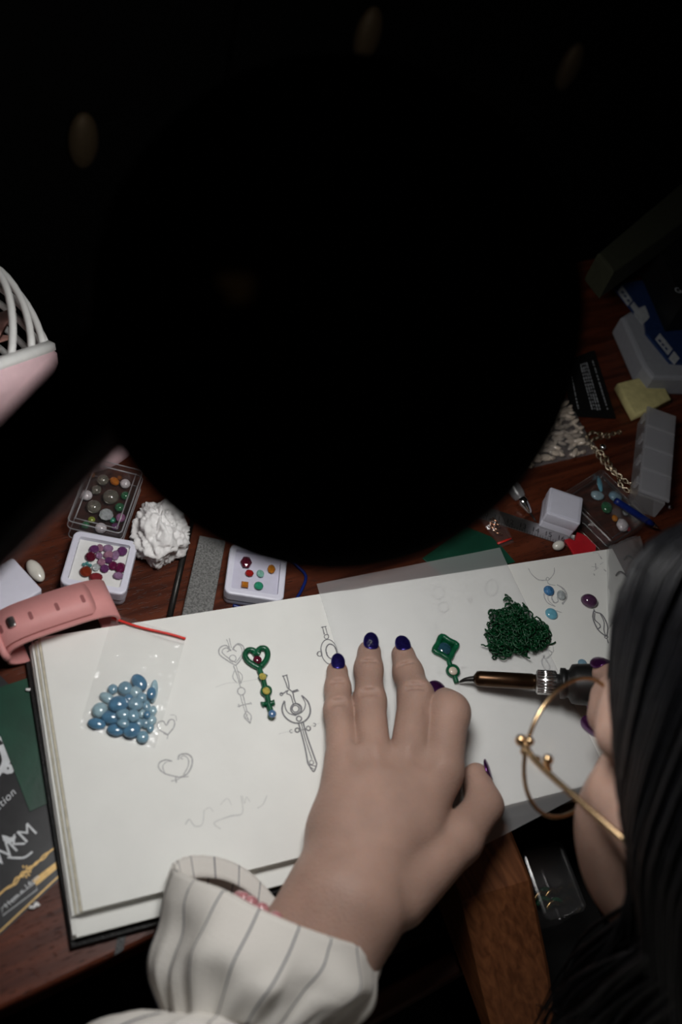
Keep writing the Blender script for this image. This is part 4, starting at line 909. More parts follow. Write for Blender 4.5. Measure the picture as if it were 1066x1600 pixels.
part('size_frame', ribbon([b[:2] for b in bx_ + bx_[:1]], .35, .27), M['pack_print'], pg, False)
part('gold_tag', prism([pxy(262, 1215)[:2], pxy(500, 1030)[:2], pxy(510, 1080)[:2], pxy(295, 1258)[:2]], .21, .27), M['gold_print'], pg, False)
part('swoosh', ribbon([c[:2] for c in cat([pxy(60, 1030), pxy(130, 1035), pxy(200, 1030), pxy(262, 985)], 6)], 1.1, .27), M['pack_print'], pg, False)
lf = [pxy(*c)[:2] for c in ((15, 850), (60, 860), (75, 870), (130, 862), (115, 900), (60, 922), (25, 895))]
part('leaf_mark', prism(lf, .21, .27), M['pack_print'], pg, False, 'pale silver leaf mark')
for sg in (1, -1):
    part('gold_scroll', ribbon([c[:2] for c in cat([pxy(-20, 1345), pxy(40, 1290), pxy(90 + sg * 8, 1260), pxy(130, 1220 - sg * 22), pxy(180, 1165 + sg * 14), pxy(230, 1130 - sg * 16), pxy(290, 1080 + sg * 8), pxy(350, 1030 - sg * 14), pxy(400, 985), pxy(470, 935)], 6)], .9, .29 + sg * .02), M['gold_print'], pg, False)
for k in range(7):
    a = 2.2 + k * .32; part('gold_ray', ribbon([pxy(200 + 28 * math.cos(a * 2), 1145 + 28 * math.sin(a * 2))[:2], pxy(200 + 52 * math.cos(a * 2), 1145 + 52 * math.sin(a * 2))[:2]], .8, .28), M['gold_print'], pg, False)
for st_ in ([(-20, 60), (30, 90), (60, 170), (70, 250), (40, 320), (90, 340), (100, 300)], [(-10, 130), (20, 190), (30, 260), (0, 330)], [(15, 120), (45, 200), (40, 280), (10, 345)], [(-15, 370), (20, 330), (65, 345), (90, 310), (70, 285)]):
    part('silver_flourish', ribbon([c[:2] for c in cat([pxy(*c) for c in st_], 6)], 2.0, .27 + .03 * RNG.random()), M['pack_print'], pg, False)
gs = [W(x, y, .7)[:2] for x, y in ((-25, 1082), (72, 1050), (103, 1243), (46.5, 1268))]
solo('wax_sheet', prism(gs, .34, .84), M['green_sheet'], 'dark green wax sheet lying on the black packet left of the book', 'wax sheet', smooth=False)
for x, y, lab in ((53, 1418, 'white crumb on the table below the black packet'), (47, 1078, 'white wax curl on the green sheet beside the book')):
    z = 0.1 if y > 1100 else 1.0; p = W(x, y, z + 1)
    solo('crumb', tube(cat([p + V(-2, 1, 0), p + V(0, 0, .4), p + V(1.5, 1.4, .2), p + V(2.4, -.5, 0)], 5), .9, 8), M['tissue'], lab, 'crumb')

# ================================================================== right side of the table
# steel ruler with stamped numbers
r0, r1 = W(782, 798.5, 1), W(842, 818, 1); rx = unit((r1 - r0) * V(1, 1, 0)); ry = V(-rx[1], rx[0], 0)
wid = abs(float((W(789.5, 822, 1) - r0) @ ry)); RO = V(r0[0], r0[1], 0)
rul = thing('steel_ruler', 'steel ruler with stamped centimetre numbers beside the white cube box', 'ruler', RO)
def rp(a, b, z=1.0): return RO + rx * a - ry * b + V(0, 0, z)
n12 = W(797, 816, 1); a12 = float((n12 - RO) @ rx)
part('blade', prism([rp(-60, 0)[:2], rp(72, 0)[:2], rp(72, wid)[:2], rp(-60, wid)[:2]], .05, 1.0, .2), M['steel'], rul, False)
for k in range(7):
    part('number', text(str(10 + k), 6.2, rp(a12 + (k - 2) * 10 - 3.2, wid * .72, 1.04), rx, ry), M['darkmetal'], rul, False)
for k in range(0, 130, 2):
    a = a12 - 38 + k
    if a < -59 or a > 71: continue
    l = 4.5 if k % 10 == 0 else 2.2
    part('tick', ribbon([rp(a, wid)[:2], rp(a, wid - l)[:2]], .3, 1.04), M['darkmetal'], rul, False)
# mechanical pencil
pt_, pe = W(838, 815, 2.2), W(796, 752, 6.5); dd = unit(pt_ - pe); Lp = np.linalg.norm(pt_ - pe)
pen2 = thing('scriber_pencil', 'pencil with grey clear grip and chrome cone pointing at the ruler', 'pencil', pt_)
part('grip', lathe([(5.2, -70), (5.2, Lp - 25), (4.4, Lp - 22), (3.6, Lp - 21)], pe, dd, 20), M['frost'], pen2, True, 'frosted grey grip')
part('inner_tube', lathe([(3.2, -68), (3.2, Lp - 22)], pe, dd, 14), M['darkmetal'], pen2)
part('cone', lathe([(4.0, Lp - 22), (4.0, Lp - 17), (3.6, Lp - 16), (2.0, Lp - 9), (.9, Lp - 7.5)], pe, dd, 20), M['chrome'], pen2, True, 'chrome cone')
part('point', lathe([(.8, Lp - 8), (.6, Lp - 1), (.2, Lp)], pe, dd, 10), M['darkmetal'], pen2)
# red offcut, green sheet, pearl by the page edge
q = [W(x, y, 3)[:2] for x, y in ((883, 843), (890, 841), (899, 845), (902, 831), (916, 837), (932, 853), (930, 866), (897, 866))]
solo('red_offcut', prism(q, 1.4, 3.2, .4), M['red'], 'bright red angular offcut at the top edge of the right page', 'offcut', smooth=False)
q = [W(x, y, 1)[:2] for x, y in ((660, 872), (728, 822), (768, 838), (783, 852), (806, 878), (700, 905))]
solo('wax_sheet', prism(q, .1, .9, .3), M['green_sheet'], 'green wax sheet half under the tracing paper and lamp edge', 'wax sheet', smooth=False)
p = W(877, 857, 4); solo('pearl', ellipsoid((p[0], p[1] + 3, 3.6), (5.2, 3.6, 3.4)), M['pearl_w'], 'white pearl behind the top edge of the right page', 'pearl')
# bag with copper findings
bcn = [(742, 802), (776, 792), (803, 848), (782, 856)]
bt = bag(bcn, 1.1, lambda s, t: 5 * math.exp(-((s - .5) / .4) ** 2 - ((t - .35) / .3) ** 2), 'small clear zip bag of copper findings with red zip near ruler', m='zipfilm', n1=14, n2=18, seed=5.0, wr=1.6)
def quadpt(C, s, t, z):
    c = [W(*q, z)[:2] for q in C]; p = (1 - s) * (1 - t) * c[0] + s * (1 - t) * c[1] + s * t * c[2] + (1 - s) * t * c[3]; return V(p[0], p[1], z)
part('zip_line', tube([quadpt(bcn, s, .88, 2.2) for s in (0.02, .5, .98)], .9, 6, flat=.5), M['red_line'], bt, True, 'red zip line')
M['copper'] = mat('copper', (.75, .40, .25), .25, 1, var=.15)
for k in range(9):
    s, t = .2 + .6 * RNG.random(), .30 + .38 * RNG.random(); p = quadpt(bcn, s, t, 2.4); a = RNG.random() * 6.28; d_ = V(math.cos(a), math.sin(a), .15)
    solo('copper_finding', tube([p - d_ * 2.6, p + d_ * 2.6], [1.2, .8], 8), M['copper'], 'copper finding inside the small zip bag near the ruler', 'finding', 'copper findings in the small bag')
# bag of rice pearls
pc = [(800, 690), (884, 622), (934, 708), (815, 735)]
pb_ = bag(pc, .2, lambda s, t: 9 * math.exp(-((s - .5) / .45) ** 2 - ((t - .5) / .5) ** 2), 'clear bag of elongated cream rice pearls beside the lamp', 'pearl_bag', 'crinkle', 16, 16, seed=12.0, wr=2.0)
rice = mesh('rice_pearl', *ellipsoid((0, 0, 0), (5.2, 1.9, 1.9), nu=10, nv=8), M['pearl']); npl = 0
for k in range(400):
    if npl >= 130: break
    s, t = .05 + .9 * RNG.random(), .06 + .88 * RNG.random()
    p = quadpt(pc, s, t, 2); p[2] = 2.2 + RNG.random() * 6.0 * min(1, 4 * min(s, 1 - s, t, 1 - t))
    npl += 1; a = math.radians(-10) + RNG.normal(0, .45)
    o = place('rice_pearl', None, None, p, 'cream rice pearl heaped inside the clear pearl bag', 'pearl', 'rice pearls in the bag', a, (0, RNG.normal(0, .25)), me=rice)
    k_ = .8 + .4 * RNG.random(); o.scale = (k_, k_, k_)
# gold chain
def chain(path, name, lab):
    P = cat(path, 30); dl = np.r_[0, np.cumsum(np.linalg.norm(np.diff(P, axis=0), axis=1))]
    t_ = thing(name, lab, 'chain', P[0] * V(1, 1, 0)); n = int(dl[-1] / 3.1); me_ = None
    for k in range(n):
        d = (k + .5) * 3.1; p = V(*[np.interp(d, dl, P[:, j]) for j in range(3)]); q_ = V(*[np.interp(d + .5, dl, P[:, j]) for j in range(3)]); a = math.atan2(*(q_ - p)[[1, 0]])
        if me_ is None:
            rg = [V(2.3 * math.cos(b), 1.5 * math.sin(b), 0) for b in np.linspace(0, 2 * math.pi, 13)[:-1]]; me_ = mesh('link', *tube(rg, .5, 6, closed=True), M['chain'])
        o = bpy.data.objects.new('link', me_); link(o); o.parent = t_; o.location = Vector((p - org(t_)) / 1000); o.rotation_euler = (.9 if k % 2 else -.5, 0, a + RNG.normal(0, .12))
chain([W(*q, 1.8) for q in ((970, 675), (948, 679), (925, 676), (917, 686), (926, 698), (945, 712), (960, 735), (978, 752), (994, 760), (985, 766), (1000, 772))], 'necklace_chain', 'gold link chain curling from the pearl bag to the pill box')
chain([W(*q, 1.8) for q in ((952, 683), (934, 684), (922, 692), (932, 708), (948, 728), (966, 745), (970, 758), (988, 770), (1004, 764))], 'necklace_chain', 'second gold chain strand lying alongside the first')
p = W(942, 699, 3); solo('bead', ellipsoid((p[0], p[1], 3), 2.8), M['chrome'], 'shiny silver bead resting beside the gold chain', 'bead')
p = W(1048, 792, 3); solo('bead', ellipsoid((p[0], p[1], 2), 2.0), M['chrome'], 'tiny glinting bead below the pill box', 'bead')
# pill organiser
o0, o1 = W(1036, 640, 24), W(1024, 774, 24); du = unit((o1 - o0) * V(1, 1, 0)); dn = V(-du[1], du[0], 0); Lo = np.linalg.norm((o1 - o0)[:2]); WO = 12.5
org_ = thing('pill_organiser', 'frosted clear pill organiser strip with snap lids at the right edge', 'organiser', V(*((o0 + o1) / 2)[:2], 0)); nC = 4
for k in range(nC):
    a, b = Lo * k / nC + .6, Lo * (k + 1) / nC - .6
    P0 = V(o0[0], o0[1], 0)
    def pp(u, v): return (P0 + du * u + dn * v)[:2]
    part('compartment', prism([pp(a, -WO + 1.5), pp(b, -WO + 1.5), pp(b, WO - 1.5), pp(a, WO - 1.5)], 0, 19, 1.5), M['frost'], org_, False)
    part('lid', prism([pp(a, -WO), pp(b, -WO), pp(b, WO), pp(a, WO)], 19.4, 23.5, 1.5), M['frost'], org_, False)
    part('latch', prism([pp(a + 8, -WO - 2), pp(b - 8, -WO - 2), pp(b - 8, -WO), pp(a + 8, -WO)], 15, 22, .5), M['frost'], org_, False)
# clear box with tumbled stones, blue pen
DB = [(880, 770), (944, 733), (1014, 806), (962, 850)]
clear_box(DB, 16, 'dim clear box of blue and green tumbled stones right of white cube', 'acrylic', edge='acrylic')
for x, y, rx_, ry_, c, lab in ((320, 410, 60, 40, 'pale_cab', 'pale blue tumbled stone in the dim clear box'), (400, 520, 50, 45, 'green', 'dark green tumbled stone in the dim clear box'), (480, 420, 60, 45, 'blue_cab', 'blue tumbled stone in the middle of the dim clear box'), (540, 680, 50, 50, 'milk', 'white tumbled stone at the near corner of the dim clear box'), (480, 610, 28, 28, 'citrine', 'small orange stone in the dim clear box'), (345, 300, 22, 75, 'sky_cab', 'slim blue stone at the far side of the dim clear box'), (575, 555, 30, 30, 'clear', 'colourless stone in the dim clear box'), (600, 700, 26, 26, 'coral', 'pinkish stone beside the white stone in the dim clear box')):
    p = W(880 + x / 5.73, 700 + y / 5.73, 6); a = rx_ / 5.73 / 1.9; b = ry_ / 5.73 / 1.9
    vf = ellipsoid((0, 0, 0), (a, b * 1.2, min(a, b) * .7), nu=12, nv=8); v = np.array([q * (1 + .12 * mnoise.noise(Vector(q / 3 + V(x, y, 0)))) for q in vf[0]])
    place('tumbled_stone', (v - V(0, 0, v[:, 2].min()), vf[1]), G[c], (p[0], p[1], 1.3), lab, 'stone', 'stones in the dim clear box', GA, smooth=True)
b0, b1 = W(962, 782, 22), W(1030, 826, 8); bd = unit(b1 - b0); bl = np.linalg.norm(b1 - b0)
bp = thing('blue_pen', 'dark blue pen leaning on the dim clear box', 'pen', b1)
part('barrel', lathe([(2.4, 0), (2.6, 3), (2.6, bl - 12), (2.2, bl - 6)], b0, bd, 16), M['blue_pl'], bp)
part('tip', lathe([(2.0, bl - 6.5), (.7, bl - 1), (.4, bl)], b0, bd, 14), M['chrome'], bp)
# yellow sponge, black leaflet
q = [W(x, y, 9)[:2] for x, y in ((966, 598), (1028, 582), (1050, 624), (993, 648))]
solo('sponge', prism(q, 0, 9, 1.5), M['yellow'], 'pale yellow square sponge at the right behind the pill box', 'sponge')
q = [W(x, y, 1)[:2] for x, y in ((876, 566), (928, 548), (962, 654), (893, 650))]
lf_ = thing('leaflet', 'black leaflet with rows of tiny grey print behind the pearl bag', 'leaflet', np.append(np.mean(q, 0), 0))
part('card', prism(q, .1, 2.2, .3), M['black'], lf_, False)
for s in (.18, .50, .56, .62, .68, .86):
    a = [np.array(q[0]) * (1 - s) + np.array(q[1]) * s, np.array(q[3]) * (1 - s) + np.array(q[2]) * s]
    for k in range(14):
        t0 = .15 + k * .055; t1 = t0 + .02 + .03 * RNG.random(); part('print_dash', ribbon([a[0] * (1 - t0) + a[1] * t0, a[0] * (1 - t1) + a[1] * t1], 1.0, 2.25), M['grey_print'], lf_, False)
# tool set: white tray, navy sleeve
q = [W(x, y, 22)[:2] for x, y in ((972, 494), (984, 486), (1100, 470), (1120, 592), (1022, 590), (1006, 570))]
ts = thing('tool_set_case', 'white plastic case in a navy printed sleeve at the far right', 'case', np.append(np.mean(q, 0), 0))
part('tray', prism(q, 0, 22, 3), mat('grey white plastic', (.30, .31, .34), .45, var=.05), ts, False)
q2 = [W(x, y, 25)[:2] for x, y in ((958, 446), (996, 438), (1100, 430), (1100, 570), (1048, 566), (1010, 520), (1008, 500), (992, 488))]
part('sleeve', prism(q2, 22.3, 25, .4), M['navy'], ts, False)
def lbl(c): part('label_patch', prism([W(x, y, 25)[:2] for x, y in c], 25, 25.4), M['grey_print'], ts, False)
lbl(((972, 446), (988, 470), (981, 478), (965, 456))); lbl(((990, 472), (998, 482), (992, 488), (985, 478))); lbl(((1031, 521), (1051, 546), (1044, 555), (1024, 530))); lbl(((1053, 549), (1062, 560), (1054, 570), (1045, 560)))
lbl(((998, 482), (1008, 478), (1015, 496), (1004, 508), (990, 490)))
for x, y in ((974, 456), (978, 462), (983, 469), (1032, 532), (1037, 538), (1042, 544)):
    part('print_block', prism([W(x + a, y + b, 25.4)[:2] for a, b in ((-1.5, -2), (2, 1.5), (0, 3.5), (-3.5, 0))], 25.4, 25.6), M['navy'], ts, False)
for k in range(4): part('print_stripe', ribbon([W(1024 + k * 9, 462 + k * 3, 25)[:2], W(1056 + k * 9, 512 + k * 3, 25)[:2]], 3.2, 25.35), M['orange_print'], ts, False)
# black box with a letter
q = [W(x, y, 60)[:2] for x, y in ((1012, 352), (1090, 330), (1110, 470), (1068, 474))]
bb = thing('black_box', 'black carton with a pale letter standing behind the tool case', 'box', np.append(np.mean(q, 0), 0))
part('carton', prism(q, 26.5, 60, 1), M['black'], bb, False)
part('lettering', text('G', 9, W(1058, 458, 60.2), V(1, -.1, 0), V(.1, 1, 0)), M['grey_print'], bb, False, 'pale letter G')
q = [W(x, y, 90)[:2] for x, y in ((935, 395), (1066, 285), (1090, 330), (960, 425))]
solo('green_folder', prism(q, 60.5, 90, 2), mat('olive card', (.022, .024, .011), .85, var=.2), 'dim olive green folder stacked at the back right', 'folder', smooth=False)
# clear crinkled bag at the page corner
cb = bag([(948, 858), (1000, 838), (1012, 905), (950, 985)], PZ + .3, lambda s, t: 7 * math.exp(-((s - .5) / .4) ** 2 - ((t - .35) / .4) ** 2), 'crinkled clear plastic bag on the far right page corner', 'plastic_bag', 'crinkle', 18, 20, seed=30.0, wr=4.0)
for k, (s, t) in enumerate(((.6, .3), (.35, .45), (.7, .6))):
    p = quadpt([(948, 858), (1000, 838), (1012, 905), (950, 985)], s, t, PZ + 1.6); a = k * 2.1; part('dark_hook', tube(cat([p + V(-4, 0, 0), p + V(0, 1.5, 1), p + V(3, -1, .5), p + V(4, -4, 0)], 5), .6, 6), M['darkmetal'], cb)
# things in the catch drawer
q0 = W(845, 1385, -60)
dxb = [(818, 1330), (872, 1318), (915, 1420), (850, 1440)]
cen, w_, h_, an = rect_px(*dxb, -60)
lb = thing('acrylic_box', 'dim clear box of green and gold bits below the table by bench pin', 'box', (cen[0], cen[1], -101))
part('tray', prism(rrect(cen, w_, h_, an, 4), -95, -60, 2), M['acrylic'], lb, False)
part('lid', prism(rrect(cen, w_ + 2, h_ + 2, an, 5), -60.5, -56, 1.5), M['acrylic'], lb, False)
tr = prism(rrect(cen, w_ + 60, h_ + 80, an, 4), -101, -96, 1); part('shelf', (tr[0] - V(0, 0, 0), tr[1]), M['blackmatte'], wb, False, 'black shelf under the table')
for k in range(6):
    p = W(855 + RNG.normal(0, 12), 1395 + RNG.normal(0, 14), -90); solo('metal_scrap', tube(cat([p + V(-5, 0, 0), p + V(0, 2, 2), p + V(5, -1, 0)], 4), 1.6, 8), M['brass' if k % 2 else 'wax'], ('brass' if k % 2 else 'green wax') + ' scrap in the dim clear box below the table', 'scrap', 'scraps in the box below the table')
ds = bag([(560, 1440), (700, 1395), (725, 1455), (590, 1500)], dz + .2, lambda s, t: 8 * math.exp(-((s - .5) / .4) ** 2 - ((t - .5) / .4) ** 2), 'dim greenish plastic bag lying in the dark drawer', 'plastic_bag', 'crinkle', 14, 14, seed=44.0, wr=4.0)
# dark cabinet behind, added to carry knobs that mimic warm blurred glints
cbx = thing('cabinet', 'dark cabinet with knobs added for warm blurred glints in the black background', 'cabinet', (500, 1000, -730))
part('body', prism([(-500, 820), (1500, 820), (1500, 1190), (-500, 1190)], -730, 60, 4), M['blackmatte'], cbx, False)
def on_front(px_, py_):
    d = np.array([(px_ - 533) / FPX, (py_ - 800) / FPX, 1.0]) @ RR; return CAM + d * ((796 - CAM[1]) / d[1])
knobs = [on_front(130, 220), on_front(575, 55), on_front(890, 105)]; xe = [-490] + [(knobs[0][0] + knobs[1][0]) / 2, (knobs[1][0] + knobs[2][0]) / 2] + [1490]
for k in range(3):
    dr = part('door', prism([(xe[k] + 5, 808), (xe[k + 1] - 5, 808), (xe[k + 1] - 5, 820), (xe[k] + 5, 820)], -700, 50, 3), M['blackmatte'], cbx, False)
    part('warm_spot_knob', ellipsoid(knobs[k], (17, 12, 34)), mat('dull bronze', (.16, .11, .06), .6, .3, var=.1) if k == 0 else bpy.data.materials['dull bronze'], dr)  # added bronze ovals stand in for warm out-of-focus spots

# ================================================================== person
hinge = D(827, 1163, 460)
fH = unit(V(-.08, .93, -.36)); uH = unit(V(0, 0, 1) - fH * fH[2]); rH = np.cross(fH, uH)
H0 = hinge - fH * 98 + rH * 74 - uH * 4
AH = np.array([rH, fH, uH])
def hw(r, f, u): return H0 + rH * r + fH * f + uH * u
NB = hw(0, -45, -105)
SHL, SHR = NB + V(-150, -85, -20), NB + V(165, -45, 0)
WRI = W(530, 1415, 40); ELB = V(-60, -165, -15)
per = thing('person', 'person with long black hair in a striped linen blouse bending over the sketchbook', 'person', (NB[0], NB[1] - 120, -730))

# --- left hand lying on the book
def chainsdf(P, pts, k=4.0):
    d = None
    for (a, ra), (b, rb) in zip(pts[:-1], pts[1:]):
        q = rcone(P, a, b, ra, rb); d = q if d is None else smin(d, q, k)
    return d
J = lambda x, y, z, r: (W(x, y, z), r)
pinky = [J(527, 1049, 20.6, 6.6), J(528, 1076, 22, 7.2), J(529, 1110, 25, 8.0), J(536, 1175, 31, 9.5)]
ring = [J(577, 1019, 21.2, 7.4), J(576, 1046, 23, 8.2), J(578, 1096, 28, 9.2), J(583, 1180, 35, 10.5)]
middle = [J(630, 1023, 21.2, 7.4), J(638, 1052, 25, 8.7), J(650, 1088, 34, 10.2), J(640, 1180, 38, 11.5)]
index = [J(684, 1087, 20, 6.4), J(700, 1103, 24, 9.0), J(701, 1114, 38, 12.2), J(690, 1195, 40, 12.5)]
thumb = [J(744, 1213, 26, 7.8), J(757, 1259, 28, 10.2), J(716, 1312, 33, 13), J(620, 1398, 37, 18)]
palm = [[J(522, 1390, 36, 17), J(540, 1200, 31, 12.5)], [J(528, 1400, 38, 20), J(585, 1205, 34, 13)], [J(545, 1410, 38, 21), J(638, 1208, 36, 13.5)], [J(560, 1410, 38, 20), J(686, 1212, 37, 13.5)], [J(530, 1300, 30, 15), J(640, 1300, 32, 18)],
        [J(512, 1402, 38, 20), (WRI + unit(ELB - WRI) * 60 + V(-6, 8, -6), 24)], [J(560, 1425, 40, 22), (WRI + unit(ELB - WRI) * 60 + V(10, -8, 0), 25)]]
fore = [(WRI + unit(ELB - WRI) * 40, 25), (WRI * .35 + ELB * .65, 38), (ELB, 38)]
lo = W(600, 1200, 30) - V(105, 120, 40); hi = lo + V(230, 215, 80)
allp = np.array([q[0] for c in (pinky, ring, middle, index, thumb) for q in c] + [WRI]); lo = np.minimum(allp.min(0) - 16, WRI - V(75, 60, 45)); hi = np.maximum(allp.max(0) + 18, WRI + 30)
lo[2] = 2; hi[2] = 72
hstep = 1.0
P = grid(lo, hi, hstep)
pd = None
for c in palm: q = chainsdf(P, c, 4); pd = q if pd is None else smin(pd, q, 13.0)
fd = None
for c in (pinky, ring, middle, index): q = chainsdf(P, c, 5); fd = q if fd is None else smin(fd, q, .8)
Fh = smin(pd, fd, 5.0); Fh = smin(Fh, chainsdf(P, thumb, 5), 4.5)
# knuckle creases
def crease(F, a, b, r): return smax(F, -rcone(P, a, b, r, r), 2.2)
camv = lambda p: unit(CAM - p)
def joint_creases(F, ch, i, ks=(-1.6, 0, 1.6), r=.9):
    a, ra = ch[i]; d = unit(ch[i - 1][0] - ch[i + 1][0]); n = unit(camv(a) - d * (camv(a) @ d)); s = np.cross(d, n)
    for k in ks:
        p = a + d * k + n * (ra + .75); F = crease(F, p - s * ra * .45 - n * ra * .10, p + s * ra * .45 - n * ra * .10, r)
    return F
for ch in (pinky, ring): Fh = joint_creases(Fh, ch, 2); Fh = joint_creases(Fh, ch, 1, (0,), .8)
Fh = joint_creases(Fh, middle, 1, (0,), .9); Fh = joint_creases(Fh, middle, 2, (-2, 1.2), .9)
for a_, b_, r_ in ((W(551, 1092, 34), W(556, 1158, 40), 1.3), (W(667, 1108, 46), W(676, 1164, 52), 1.3)): Fh = smax(Fh, -rcone(P, a_, b_, r_, r_), 2.5)
for a_, r_ in ((W(560, 1178, 45), 9), (W(612, 1176, 48), 9), (W(660, 1180, 50), 9)): Fh = smax(Fh, -(np.sqrt(((P - (a_ + V(0, 0, 7.5)).astype(np.float32)) ** 2).sum(-1)) - r_), 5)
hv, hf = surface_nets(Fh, lo, hstep)
# --- right hand round the pen grip
RJ = lambda x, y, z, r: (W(x, y, z), r)
r_index = [RJ(944, 1052, 62, 7.2), RJ(966, 1064, 72, 8.4), RJ(1010, 1078, 84, 9.6), RJ(1072, 1150, 78, 13)]
r_middle = [RJ(936, 1102, 34, 7.2), RJ(968, 1112, 40, 8.6), RJ(1012, 1118, 62, 9.8), RJ(1080, 1185, 66, 13)]
r_ringf = [RJ(962, 1140, 24, 6.8), RJ(1000, 1146, 30, 8.2), RJ(1040, 1150, 46, 9.2), RJ(1092, 1215, 54, 12.5)]
r_pinky = [RJ(985, 1172, 21, 6.2), RJ(1015, 1176, 25, 7.4), RJ(1052, 1190, 36, 8.2), RJ(1100, 1245, 44, 11.5)]
r_thumb = [RJ(938, 1130, 58, 7.8), RJ(968, 1150, 64, 9.8), RJ(1020, 1190, 62, 12.5), RJ(1085, 1260, 56, 18)]
RWR = W(1110, 1300, 52); RELB = V(NB[0] + 250, NB[1] + 40, -30)
r_palm = [[RJ(1072, 1150, 78, 13), RJ(1100, 1290, 56, 20)], [RJ(1080, 1185, 66, 14), RJ(1105, 1290, 54, 20)], [RJ(1092, 1215, 54, 13.5), RJ(1108, 1295, 52, 20)], [RJ(1100, 1245, 44, 12.5), RJ(1112, 1300, 50, 19)], [(RWR, 22), (RWR + unit(RELB - RWR) * 55, 25)]]
allp = np.array([q[0] for c in (r_index, r_middle, r_ringf, r_pinky, r_thumb) for q in c] + [RWR]); lo2 = np.minimum(allp.min(0) - 16, RWR - 60); hi2 = np.maximum(allp.max(0) + 18, RWR + 60); lo2[2] = 10; hi2[2] = 110
P = grid(lo2, hi2, 1.6); pd = None
for c in r_palm: q = chainsdf(P, c, 4); pd = q if pd is None else smin(pd, q, 12.0)
fd = None
for c in (r_index, r_middle, r_ringf, r_pinky): q = chainsdf(P, c, 5); fd = q if fd is None else smin(fd, q, 1.5)
Fr = smin(smin(pd, fd, 7.0), chainsdf(P, r_thumb, 6), 5.0)
rv_, rf_ = surface_nets(Fr, lo2, 1.6)
# --- head
lo3 = V(-100, -125, -150); hs = 2.2; P = grid(lo3, V(100, 130, 135), hs)
F = ell(P, (0, -8, 38), (73, 92, 78))
F = smin(F, ell(P, (0, 28, -22), (60, 62, 76)), 30)
F = smin(F, ell(P, (0, 70, 34), (52, 22, 38)), 24)
for s in (-1, 1):
    F = smin(F, rcone(P, (s * 54, 2, -52), (s * 14, 72, -84), 20, 18), 22)
    F = smin(F, ell(P, (s * 42, 56, -28), (25, 26, 28)), 16); F = smin(F, ell(P, (s * 48, 44, -50), (19, 30, 34)), 16)
    F = smin(F, rcone(P, (s * 56, 66, 28), (s * 14, 86, 30), 9, 9), 12)
    F = smax(F, -ell(P, (s * 33, 100, 10), (19, 17, 12)), 12)
    F = smin(F, rcone(P, (s * 72, 30, 0), (s * 56, 62, -6), 9, 9), 14)
    e = smin(ell(P, (s * 79, -8, -2), (6, 15, 28), [[.95, .3 * s, 0], [-.3 * s, .95, 0], [0, 0, 1]]), rcone(P, (s * 77, 2, -26), (s * 76, 6, -10), 6, 5), 6)
    F = smin(F, e, 4)
    F = smin(F, ell(P, (s * 10, 104, -26), (8, 10, 7)), 5)
F = smin(F, ell(P, (0, 82, -84), (18, 14, 15)), 14)
F = smin(F, rcone(P, (0, 90, 22), (0, 112, -20), 7, 9.5), 9)
F = smin(F, ell(P, (0, 92, -48), (24, 10, 6)), 8); F = smin(F, ell(P, (0, 90, -60), (20, 10, 6)), 8); F = smax(F, -rcone(P, (-20, 100, -54), (20, 100, -54), 1.6, 1.6), 2.5)
F = smin(F, rcone(P, (0, -22, -60), (0, -48, -150), 50, 54), 22)
ev, ef = surface_nets(F, lo3, hs); ev = H0 + ev @ AH
# --- arms and torso (under the blouse)
def torso(P, grow=0.0):
    sc = NB + V(0, -70, -150); pl = V(NB[0], NB[1] - 130, -270.0)
    d = ell(P, NB + V(0, -45, -80), (150 + grow, 95 + grow, 120 + grow))
    d = smin(d, ell(P, sc + V(0, -20, -60), (130 + grow, 95 + grow, 170 + grow)), 50)
    d = smin(d, ell(P, pl, (155 + grow, 110 + grow, 110 + grow)), 60)
    for S_, E_, Wp in ((SHL, ELB, WRI), (SHR, RELB, RWR)):
        d = smin(d, rcone(P, NB + V(0, -20, -15), S_, 48 + grow, 50 + grow), 40)
        d = smin(d, rcone(P, S_, E_, 46 + grow, 38 + grow), 30)
        w2 = Wp + unit(E_ - Wp) * ((235 if grow else 95) if Wp is WRI else 60)
        d = smin(d, rcone(P, E_, w2, 38 + grow, 29 + grow * .8), 14)
    return d
lo4 = V(min(ELB[0], SHL[0]) - 75, NB[1] - 260, -390); hi4 = V(max(RELB[0], RWR[0], SHR[0]) + 80, 30, NB[2] + 60)
P = grid(lo4, hi4, 7.0); F = torso(P); F = smin(F, rcone(P, NB + V(0, -45, -40), NB + V(0, 8, 14), 55, 50), 20)
bv, bf = surface_nets(F, lo4, 7.0)
def join_np(parts):
    V_, F_ = [], []; n = 0
    for v, f in parts: V_.append(v); F_.append(np.asarray(f) + n); n += len(v)
    return np.concatenate(V_), np.concatenate(F_)
v, f = join_np([(hv, hf), (rv_, rf_), (ev, ef), (bv, bf)])
body = bpy.data.objects.new('body', mesh_np('body', v - org(per), f, M['skin'])); link(body); body.parent = per
F = torso(P, 9.0); NBv = (P - (NB + fH * 0 + V(0, 6, 28)).astype(np.float32)); F = smax(F, -(np.sqrt((NBv ** 2).sum(-1)) - 66), 8)
F = F + 2.0 * np.sin(P[..., 0] / 17 + P[..., 2] / 23) * np.sin(P[..., 1] / 19 + P[..., 2] / 31)
v, f = surface_nets(F, lo4, 7.0)
bl_ = bpy.data.objects.new('blouse', mesh_np('blouse', v - org(per), f, M['linen'])); link(bl_); bl_.parent = per; bl_['label'] = 'off white linen blouse with dark pinstripes'
